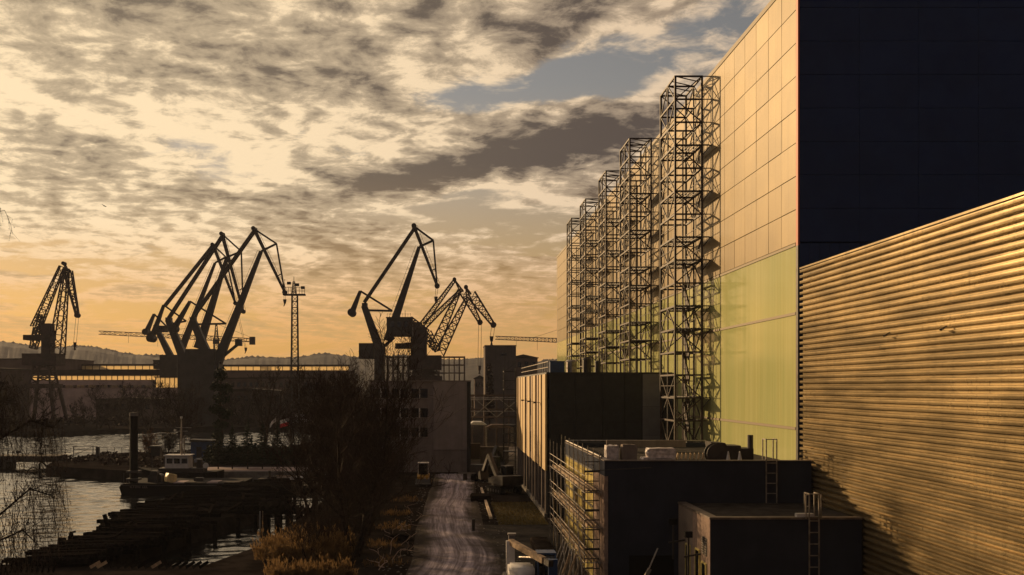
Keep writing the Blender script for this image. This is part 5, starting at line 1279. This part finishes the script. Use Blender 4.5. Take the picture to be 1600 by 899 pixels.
wh = MB().box(-40.0, -36.7, 144.7, 147.2, 1.02, 2.75).build('wheelhouse', M['white'], tg)
for k in range(3): 
    w_ = MB().box(-39.75 + k * 1.05, -38.95 + k * 1.05, 144.66, 144.72, 1.7, 2.4).build('window', M['glass_dark'], wh)
MB().box(-40.2, -36.5, 144.5, 147.4, 2.76, 2.88).build('wheelhouse_roof', M['white'], tg)
MB().tube((-38.0, 146, 2.88), (-38.0, 146, 8.1), .16, .07, 8).build('mast', M['galv'], tg)
MB().tube((-37.6, 146, 2.88), (-37.6, 146, 5.4), .09, n=6).build('mast_leg', M['galv'], tg)
for z, l in ((6.7, 1.4), (6.2, .9), (4.9, 1.1)): MB().bar((-38 - l * .6, 146, z), (-38 + l, 146, z), .08).build('yard_arm', M['galv'], tg)
for x, z in ((-38, 8.15), (-38.9, 6.3), (-37, 5.05), (-38.05, 4.6)): MB().tube((x, 146, z - .12), (x, 146, z + .16), .16, n=8).build('navigation_lamp', M['white'], tg)
gy = MB()
for x in (-42.2, -40.9): gy.bar((x, 146, .4), (x, 146, 3.9), .09)
gy.build('canopy_post', M['steel'], tg); MB().prism([(-42.5, 3.85), (-40.6, 3.85), (-40.8, 4.15), (-42.3, 4.15)], 'y', 145, 147).build('canopy', M['steel'], tg); MB().box(-42.2, -40.9, 145.4, 146.6, 2.7, 3.85).build('searchlight_box', M['steel'], tg)
MB().tube((-35.4, 146, 1.0), (-35.4, 146, 2.2), .5, .42, 12).build('funnel', M['steel'], tg)
for k in range(4): MB().wheel((-41.5 + k * 2.4, 143.75, .05), (0, 1, 0), .35, .18).build('tyre_fender', M['black'], tg)
lb_ = MB(); lb_.wheel((-34.2, 144.6, 1.4), (0, 1, 0), .4, .16); lb_.build('life_ring', M['white'], tg)

# landing stage with stacked stuff and small upturned boats
ls = thing('landing_stage', 'low landing stage littered with beams below the quay wall', 'pontoon', (-22, 140, -1.5))
MB().box(-26.8, -15.5, 134, 149.6, -1.9, -.5).build('float', M['timber'], ls)
for k in range(9): MB().box(-26.7 + k * 1.25, -25.55 + k * 1.25, 134, 149.4, -.495, -.40 + .02 * (k % 2)).build('deck_plank', M['quay'], ls)
rr = random.Random(55)
for k in range(14): x = rr.uniform(-26, -18); y = rr.uniform(136, 144); bar_obj('loose_beam', (x, y, -.25 + .1 * (k % 3)), (x + rr.uniform(1.5, 4), y + rr.uniform(-1, 1), -.2 + .12 * (k % 3)), .2, M['timber'] if k % 3 else M['wood'], ls)
bar_obj('bollard', (-24.2, 139, -.4), (-24.2, 139, 1.15), .35, M['steel'], ls, tubey=True)
for i, (x, lab) in enumerate(((-23.2, 'left of two small upturned dinghies on the landing stage'), (-21.4, 'right of two small upturned dinghies on the landing stage'))):
    d = thing('dinghy', lab, 'boat', (x, 141, -.4)); vs = []; fs = []
    for j, (u, b) in enumerate(((0, .12), (.5, .5), (1.2, .6), (2.0, .5), (2.3, .35))):
        for (yy, zz_) in ((-b, 0), (-b * .8, .4), (0, .62 - .12 * (j == 0)), (b * .8, .4), (b, 0)): vs.append((x + u * .75 - .4, 141 + yy + u * .3, -.38 + zz_))
    for j in range(4):
        for q in range(4): fs.append((j * 5 + q, j * 5 + q + 1, j * 5 + q + 6, j * 5 + q + 5))
    fs += [(0, 1, 2, 3, 4), (24, 23, 22, 21, 20)]
    h_ = MB(); h_.poly(vs, fs); h_.build('hull', M['white'] if i else M['plaster2'], d); MB().bar((x - .4, 141, .27), (x + 1.3, 141.7, .27), .07).build('keel', M['wood'], d)

# ------------------------------------------------------------------ footbridge at the left and railings
fb = thing('harbour_bridge', 'low flat bridge with a thin railing leading left off the promontory', 'bridge', (-70, 176, 0))
MB().box(-140, -66.5, 174, 179, -.25, .75).build('deck', M['quay'], fb)
for x in (-76, -90, -106, -124): MB().box(x - .7, x + .7, 174.4, 178.6, -4, -.25).build('pier', M['quay'], fb)
for k in range(46): bar_obj('rail_post', (-138 + k * 1.58, 174.15, .75), (-138 + k * 1.58, 174.15, 1.8), .07, M['steel'], fb)
for z in (1.25, 1.8): bar_obj('hand_rail', (-139, 174.15, z), (-66.6, 174.15, z), .07, M['steel'], fb)
for k, x in enumerate((-101, -96, -90.5, -86, -81.5, -77, -73.5, -69.5)): MB().box(x, x + rr.uniform(.7, 1.1), 174.08, 174.12, 1.3 - .3 * (k % 2), 1.65 - .3 * (k % 2)).build('sign_plate', M['steel'], fb)
qr = thing('quay_railing', 'thin steel railing along the back edge of the promontory, right of the bridge', 'railing', (-64, 188, 0))
for k in range(22): bar_obj('post', (-66 + k * 1.4, 194, 0), (-66 + k * 1.4, 194, 1.1), .07, M['steel'], qr)
for z in (.6, 1.1): bar_obj('rail', (-66, 194, z), (-36, 194, z), .06, M['steel'], qr)
ga = thing('barrier_frame', 'long open steel frame barrier at the left end of the promontory', 'barrier', (-64, 180, 0))
for x in (-65.8, -62.4, -61.6): bar_obj('post', (x, 180, 0), (x, 180, 2.1 if x != -61.6 else 2.0), .12 if x != -61.6 else .5, M['steel'], ga)
for z in (.9, 1.5, 2.1): bar_obj('bar', (-65.8, 180, z), (-61.6, 180, z), .09, M['steel'], ga)
bar_obj('diagonal', (-65.8, 180, .4), (-62.4, 180, 2.1), .07, M['steel'], ga)
for i, (x, lab) in enumerate(((-66.2, 'leaning broken pile in the water at the promontory tip'), (-68.4, 'thin bent pipe rising from the water under the bridge'))):
    o = thing('mooring_pile', lab, 'pile', (x, 166 + i * 3, -2)); b_ = MB()
    if i == 0: b_.chain([(x, 166, -2.5), (x, 166, .1), (x + .4, 166, .35), (x + 1.1, 166, -.3)], [.16, .15, .14, .12], 7)
    else: b_.chain([(x - 1.2, 169, -1.6), (x - .6, 169, -.95), (x + .1, 169, -.8), (x + .8, 169, -1.2)], [.09, .09, .08, .07], 6)
    b_.build('stake', M['timber'], o)
rb_ = thing('rowing_boat', 'dark low workboat lying by the bridge at the left edge', 'boat', (-75, 166, -1.5)); vs = []; fs = []
for j, (u, b) in enumerate(((0, .3), (1.5, 1.0), (4, 1.2), (6.5, 1.0), (7.6, .2))):
    for (yy, zz_) in ((-b * .6, -.4), (-b, .55), (b, .55), (b * .6, -.4)): vs.append((-80.5 + u, 166 + yy, -1.5 + zz_ + (.25 if j in (0, 4) and zz_ > 0 else 0)))
for j in range(4):
    for q in range(4): fs.append((j * 4 + q, j * 4 + (q + 1) % 4, j * 4 + 4 + (q + 1) % 4, j * 4 + 4 + q))
h_ = MB(); h_.poly(vs, fs + [(0, 1, 2, 3), (19, 18, 17, 16)]); h_.build('hull', M['black'], rb_); MB().box(-77, -75, 165.4, 166.6, -1.1, -.1).build('cuddy', M['steel'], rb_)

# flags, blue shed, car, lamp posts on the promontory
M['red'] = mat('flag_red', (0.62, 0.02, 0.03), .7); M['flagw'] = mat('flag_white', (0.72, 0.68, 0.66), .7)
def flag(label, px, y, z, cols, droop):
    x = P(px, 0, y).x; F = thing('flag_pole', label, 'flag', (x, y, 0)); MB().tube((x, y, 0), (x, y, z + .2), .06, .035, 6).build('pole', M['galv'], F)
    for i, c_ in enumerate(cols):
        vs = []; fs = []; n = 7
        for k in range(n + 1):
            u = k / n; dx_ = -u * 1.9 * (1 - droop * .5); w_ = .09 * math.sin(u * 9); zz_ = z - droop * u * 1.3
            for q in (0, 1): vs.append((x + dx_ + w_ * .4, y + w_ * 3, zz_ - (i + q) * .62))
        for k in range(n): fs.append((k * 2, k * 2 + 1, k * 2 + 3, k * 2 + 2))
        f_ = MB(); f_.poly(vs, fs); f_.build('cloth_stripe', c_, F, smooth=True)
flag('red and white flag on a pole above the right end of the fir row', 452, 170, P(0, 653, 170).z, (M['flagw'], M['red']), .35)
flag('drooping white flag on a pole left of the red and white one', 431, 170, P(0, 652, 170).z, (M['flagw'],), .9)
sg = thing('roof_sign', 'faint pale unreadable sign lettering beside the flags', 'sign', (P(455, 0, 330).x, 330, 0))
for px in (458, 477): MB().bar((P(px, 0, 330).x, 330, 0), (P(px, 0, 330).x, 330, P(0, 648, 330).z), .15).build('sign_post', M['steel'], sg)
lt = MB(); rr = random.Random(17)
for (px0, py, h, n) in ((461, 649, .9, 6), (456, 658, 1.1, 9)):
    x = P(px0, 0, 329.8).x; z = P(0, py, 329.8).z
    for k in range(n):
        for (a, b, c_, d) in rr.sample([(0, .1, 0, 1), (.4, .5, 0, 1), (0, .5, .88, 1), (0, .5, .45, .57), (0, .5, 0, .12)], 3): lt.box(x + a, x + b, 329.8, 329.84, z + (c_ - .5) * h, z + (d - .5) * h)
        x += .62
o = lt.build('lettering', M['flagw'], sg); o['kind'] = 'stuff'
MB().box(P(454, 0, 330).x, P(482, 0, 330).x, 329.9, 330, P(0, 663, 330).z, P(0, 645, 330).z).build('sign_board', M['far_wall'], sg)
bs = thing('blue_shed', 'small dark blue shed on the promontory beside the parked car', 'shed', (P(296, 0, 178).x, 178, 0))
x0, x1 = P(298, 0, 178).x, P(340, 0, 178).x; MB().box(x0, x1, 178, 181, 0, 3.0).build('wall', M['blue'], bs); MB().prism([(x0 - .2, 3.0), (x1 + .2, 3.0), (x1 + .2, 3.15), (x0 - .2, 3.4)], 'y', 177.7, 181.3).build('roof', M['steel'], bs)
MB().box(x0 + 1, x0 + 1.9, 177.95, 178.01, 0, 2.1).build('door', M['steel'], bs)
def car(label, x, y, rz, paint):
    C_ = thing('parked_car', label, 'car', (0, 0, 0))
    body = [(-2.1, .35), (-2.12, .75), (-1.9, .95), (-1.2, 1.0), (-.65, 1.42), (.75, 1.45), (1.5, 1.05), (2.05, .95), (2.15, .7), (2.1, .35)]
    MB().prism(body, 'y', -.82, .82).build('body', paint, C_)
    MB().prism([(-1.1, 1.02), (-.62, 1.36), (.02, 1.38), (.02, 1.02)], 'y', -.835, .835).build('side_window', M['glass_dark'], C_)
    MB().prism([(.1, 1.02), (.1, 1.38), (.72, 1.39), (1.25, 1.05)], 'y', -.835, .835).build('side_window', M['glass_dark'], C_)
    for wx in (-1.3, 1.35):
        for wy in (-.78, .78): w_ = MB().wheel((wx, wy, .32), (0, 1, 0), .32, .2).build('wheel', M['black'], C_); MB().tube((wx, wy - .105, .32), (wx, wy + .105, .32), .17, n=10).build('rim', M['galv'], w_)
    for wy in (-.6, .6): MB().box(-2.14, -2.08, wy - .18, wy + .18, .62, .78).build('headlight', M['white'], C_); MB().box(2.08, 2.15, wy - .18, wy + .18, .65, .82).build('tail_light', M['red'], C_)
    C_.location = (x, y, 0); C_.rotation_euler = (0, 0, rz); return C_
M['carpaint'] = mat('silver_blue_paint', (0.22, 0.26, 0.34), .25, metal=.4, coat=.5)
car('silver-blue car parked before the small blue shed', P(325, 0, 166).x, 166, R(8), M['carpaint'])
car('dark car parked in the yard behind the pale container', P(760, 0, 185).x, 185, R(95), M['steel'])
car('white car parked beside the tents behind the concrete block', P(741, 0, 192).x, 192, R(10), M['white'])
bd_ = thing('gull', 'gull gliding in the sky above the left cranes', 'bird', P(163, 322, 120))
q = P(163, 322, 120); b_ = MB()
b_.chain([q + Vector((-.14, 0, .02)), q, q + Vector((.16, 0, -.06)), q + Vector((.26, 0, -.10))], [.02, .06, .05, .015], 6)
for s_ in (-1, 1): b_.poly([q + Vector((-.05, 0, .02)), q + Vector((.09, 0, 0)), q + Vector((-.12, s_ * .34, .14)), q + Vector((-.20, s_ * .36, .14)), q + Vector((-.42, s_ * .62, .05))], [(0, 1, 2, 3), (3, 2, 4)])
b_.build('body', M['steel'], bd_)

# ------------------------------------------------------------------ machines and clutter in the yard
M['yellow'] = mat('machine_yellow', (0.40, 0.24, 0.05), .5, var=.25, vscale=3)
tl_ = thing('telehandler', 'white and blue telehandler with a lit boom, at the bottom beside the scaffold', 'machine', (4.6, 60, 0))
MB().prism([(3.3, .75), (6.2, .75), (6.2, 1.35), (3.3, 1.35)], 'y', 57.6, 61.8).build('chassis', M['steel'], tl_)
for x in (3.35, 6.1):
    for y in (58.2, 61.2): w_ = MB().wheel((x, y, .6), (1, 0, 0), .6, .42).build('wheel', M['black'], tl_); MB().tube((x - .22, y, .6), (x + .22, y, .6), .28, n=10).build('rim', M['white'], w_)
bm = bmesh.new(); bmesh.ops.create_cube(bm, size=1); bmesh.ops.bevel(bm, geom=bm.edges[:], offset=.09, segments=2, affect='EDGES')
me = bpy.data.meshes.new('engine_hood'); bm.to_mesh(me); bm.free(); me.shade_smooth(); me.materials.append(M['white']); o = inst(me, 'engine_hood', tl_, (4.2, 58.9, 1.75), scale=(1.45, 2.2, 1.0))
MB().prism([(58.0, 1.3), (60.0, 1.3), (60.0, 2.35), (59.4, 2.95), (58.4, 2.95), (58.0, 2.3)], 'x', 5.15, 6.1).build('cab', M['glass_dark'], tl_)
f_ = MB()
for y, z0 in ((58.0, 1.3), (60.0, 1.3)):
    for x in (5.12, 6.13): f_.bar((x, y, z0), (x, 58.4 if y < 59 else 59.4, 2.97), .09)
f_.box(5.08, 6.17, 58.3, 59.5, 2.95, 3.05); f_.build('cab_frame', M['blue'], tl_)
B_ = MB().bar((3.75, 61.6, 3.2), (5.4, 57.6, 2.75), .30, .34).build('boom', M['wood'], tl_)
MB().bar((5.5, 57.4, 2.75), (5.72, 56.9, 2.68), .30, .34).build('boom_extension', M['steel'], B_)
MB().bar((3.75, 61.6, 3.25), (3.75, 61.5, 1.3), .5, .45).build('boom_mast', M['white'], tl_)
MB().bar((5.85, 57.1, 2.9), (5.85, 57.3, .4), .5, .22).build('fork_carriage', M['blue'], tl_)
for x in (5.55, 6.05): MB().bar((x, 57.0, .35), (x, 55.9, .32), .12, .06).build('fork', M['steel'], tl_)
MB().tube((4.2, 60.8, 2.4), (4.9, 58.8, 2.72), .07, n=8).build('lift_cylinder', M['galv'], tl_)
cn = thing('site_cabinet', 'grey upright control cabinet behind the telehandler', 'cabinet', (3.9, 63.4, 0)); MB().box(3.75, 4.15, 63.2, 63.6, 0, 3.35).build('cabinet', M['greybay'], cn); MB().box(3.7, 4.2, 63.15, 63.65, 3.35, 3.45).build('lid', M['galv'], cn)

def excavator(label, x, y, rz, cabm):
    E = thing('excavator', label, 'machine', (0, 0, 0))
    for s_ in (-1, 1):
        tr_ = MB().prism([(-1.9, .2), (-1.6, 0), (1.6, 0), (1.9, .2), (1.9, .6), (1.6, .85), (-1.6, .85), (-1.9, .6)], 'y', s_ * 1.1 - .3, s_ * 1.1 + .3).build('track', M['black'], E)
        for k in range(5): MB().tube((-1.3 + k * .65, s_ * 1.1 - .32, .35), (-1.3 + k * .65, s_ * 1.1 + .32, .35), .2, n=8).build('roller', M['steel'], tr_)
    MB().box(-1.2, 1.2, -1.0, 1.0, .5, 1.05).build('undercarriage', M['steel'], E)
    MB().prism([(-2.2, 1.1), (1.4, 1.1), (1.4, 1.7), (-.2, 2.1), (-2.2, 2.15)], 'y', -1.35, 1.35).build('upper_body', cabm, E)
    cb_ = MB().prism([(.05, 1.75), (1.5, 1.75), (1.35, 3.0), (.1, 3.05)], 'y', -1.35, -.35).build('cab', M['glass_dark'], E)
    MB().box(0, 1.45, -1.4, -.3, 3.03, 3.14).build('cab_roof', cabm, cb_)
    MB().bar((1.2, .2, 1.8), (3.4, .2, 4.3), .55, .45).build('boom', cabm, E); MB().bar((3.4, .2, 4.3), (4.9, .2, 2.2), .42, .36).build('dipper_arm', cabm, E)
    MB().prism([(4.5, 1.2), (5.3, 1.3), (5.2, 2.1), (4.8, 2.3)], 'y', -.35, .75).build('bucket', M['steel'], E)
    MB().tube((1.5, .2, 1.5), (2.6, .2, 3.0), .09, n=8).build('ram', M['galv'], E)
    E.location = (x, y, 0); E.rotation_euler = (0, 0, rz); return E
excavator('dark excavator parked by the annex beyond the kerb', 6.6, 121, R(115), M['steel'])
excavator('smaller excavator half hidden behind the dark one, arm raised', 5.2, 138, R(60), M['steel'])
ld = thing('wheel_loader', 'small loader with a bright-framed cab at the left edge of the dirt road', 'machine', (-3.2, 131, 0))
for y in (129.6, 132.2):
    for x in (-4.0, -2.3): w_ = MB().wheel((x, y, .5), (1, 0, 0), .5, .35).build('wheel', M['black'], ld); MB().tube((x - .19, y, .5), (x + .19, y, .5), .22, n=8).build('rim', M['yellow'], w_)
MB().prism([(129.2, .5), (132.9, .5), (132.9, 1.35), (131.4, 1.5), (129.2, 1.2)], 'x', -3.9, -2.4).build('body', M['yellow'], ld)
MB().box(-3.75, -2.55, 130.0, 131.4, 1.45, 2.75).build('cab', M['glass_dark'], ld)
f_ = MB()
for x in (-3.78, -2.52):
    for y in (129.97, 131.43): f_.bar((x, y, 1.4), (x, y, 2.8), .09)
f_.box(-3.85, -2.45, 129.9, 131.5, 2.78, 2.88); f_.build('cab_frame', M['white'], ld)
MB().prism([(128.0, .2), (129.0, .3), (129.0, .9), (128.6, .45), (128.0, .35)], 'x', -4.1, -2.2).build('bucket', M['steel'], ld)
for x in (-3.7, -2.6): MB().bar((x, 130.2, 1.3), (x, 128.8, .5), .14).build('lift_arm', M['yellow'], ld)
for x in (-2.9, -2.45): MB().tube((x, 129.15, 1.0), (x, 129.1, 1.0), .09, n=8).build('headlamp', M['white'], ld)

def drum_post(name, label, x, y, h, r, mt_, cat):
    o = thing(name, label, cat, (x, y, 0)); MB().tube((x, y, -.05), (x, y, h), r, r * .92, 10).build('shaft', mt_, o); MB().tube((x, y, h), (x, y, h + .06), r * 1.08, r * .9, 10).build('cap', mt_, o)
drum_post('bollard', 'dark bollard at the right side of the dirt road', 2.2, 88.5, 1.05, .16, M['steel'], 'bollard')
drum_post('oil_drum', 'dark oil drum standing at the far end of the dirt road', 2.25, 136.5, .95, .3, M['steel'], 'drum')
drum_post('marker_post', 'thin pale marker post in the middle distance of the dirt road', 1.4, 122, .8, .05, M['white'], 'post')
sp_ = pack('earth_heap', 'low dark heap of spoil beside the dirt road, before the kerb', 3.6, 113, -.05, 2.2, 3.0, .7, M['earth'], 12, 'heap')
pack('earth_heap', 'dark heap of rubble on the near left edge of the dirt road', -4.0, 84, -.05, 1.6, 2.5, .6, M['earth'], 13, 'heap')
pack('earth_heap', 'long dark heap under the scaffold', 7.2, 78, -.05, 1.4, 6, .7, M['earth'], 14, 'heap')
pi = thing('pipe_bundle', 'fan of pale scaffold tubes leaning beside the telehandler', 'tubes', (7, 65, 0))
for k in range(7): bar_obj('tube', (6.35 + k * .28, 64.6 - .2 * k, .55), (7.5 + k * .13, 66.2 - .1 * k, 2.7 - .12 * k), .06, M['galv'], pi, tubey=True)
for k in range(3): bar_obj('plank', (6.9 + k * .42, 63.2, .5), (7.7 + k * .42, 64.8, 1.9), .12, M['wood'], pi)
for k in range(4): bar_obj('trestle_leg', (6.6 + (k % 2) * 1.9, 64.4 + (k // 2) * 1.6, 0), (6.7 + (k % 2) * 1.7, 64.6 + (k // 2) * 1.3, 1.0), .1, M['steel'], pi)
cv = thing('leaning_pole', 'shiny metal pole leaning in front of the dark workshop doorway', 'pole', (11.2, 58.6, 0))
bar_obj('pole', (10.6, 58.6, 0), (12.05, 58.8, 3.25), .09, M['galv'], cv, tubey=True); bar_obj('clamp', (11.2, 58.55, 1.45), (11.55, 58.6, 2.1), .2, M['galv'], cv); bar_obj('strut', (11.3, 58.6, .2), (11.75, 58.65, 1.4), .08, M['galv'], cv, tubey=True)
M['deadwood'] = mat('bleached_deadwood', (0.34, 0.25, 0.21), .8, var=.2, vscale=4)
rr = random.Random(77)
dw = [(-4.7, 69.5), (-4.4, 70.5), (-3.9, 72), (-3.6, 74.5), (-4.3, 76), (-3.4, 78), (-3.7, 80.5), (-4.4, 83), (-3.6, 86), (-4.6, 88), (-3.9, 91), (-3.0, 95), (-3.4, 100), (-3.0, 76.5), (-4.9, 74)]
ORD = ['nearest', 'second nearest', 'third nearest', 'fourth nearest', 'fifth nearest', 'sixth nearest', 'seventh nearest', 'middle, eighth', 'seventh farthest', 'sixth farthest', 'fifth farthest', 'fourth farthest', 'third farthest', 'second farthest', 'farthest']
for wh_, (x, y) in zip(ORD, sorted(dw, key=lambda q: q[1])):
    o = thing('dead_branch', wh_ + ' of the crooked bleached dead branches along the left road edge', 'branch', (x, y, 0), 'dead branches along the dirt road'); b_ = MB(); q = Vector((x, y, .08)); d = Vector((rr.uniform(-.8, .8), rr.uniform(-1, 1), .35)); pts = [q.copy()]
    for k in range(5): d = (d + Vector((rr.uniform(-.8, .8), rr.uniform(-.7, .7), rr.uniform(-.35, .45)))).normalized(); q = q + d * rr.uniform(.25, .5); q.z = max(q.z, .05); pts.append(q.copy())
    b_.chain(pts, [.035, .032, .028, .024, .02, .012], 5); b_.build('stem', M['deadwood'], o)
    b_ = MB(); b_.chain([pts[2], pts[2] + Vector((rr.uniform(-.4, .4), rr.uniform(-.3, .3), .35)), pts[2] + Vector((rr.uniform(-.6, .6), rr.uniform(-.3, .3), .6))], [.022, .016, .008], 4); b_.build('side_twig', M['deadwood'], o)
# stones scattered beside the road
stn = MB(); rr = random.Random(88)
for k in range(420):
    y = rr.uniform(62, 146); c_, w_ = road_c(y); s_ = rr.choice((-1, 1)); x = c_ + s_ * (w_ + rr.uniform(-.5, 1.6)); r_ = rr.uniform(.03, .14)
    ring = [(x + math.cos(a) * r_ * rr.uniform(.7, 1.2), y + math.sin(a) * r_ * rr.uniform(.7, 1.2), r_ * .2) for a in (0, 1.05, 2.1, 3.14, 4.2, 5.2)]
    stn.poly(ring + [(x, y, r_ * rr.uniform(.6, 1.0))], [(i, (i + 1) % 6, 6) for i in range(6)])
tag(stn.build('road_stones', M['concrete']), 'loose stones and lumps along the dirt road edges', 'stones', kind='stuff')

# ------------------------------------------------------------------ haze over harbour and hills
hz = MB().box(-6500, 6500, -80, 7000, -6, 110)
hzm = bpy.data.materials.new('haze_air'); hzm.use_nodes = True; hn = hzm.node_tree; hn.nodes.clear()
pv = hn.nodes.new('ShaderNodeVolumePrincipled'); pv.inputs['Color'].default_value = (0.86, 0.86, 0.95, 1); pv.inputs['Density'].default_value = 0.00008; pv.inputs['Anisotropy'].default_value = 0.1
oo = hn.nodes.new('ShaderNodeOutputMaterial'); hn.links.new(pv.outputs[0], oo.inputs['Volume'])
hzo = hz.build('haze', hzm); tag(hzo, 'thin warm evening haze over the harbour', 'haze', kind='stuff')
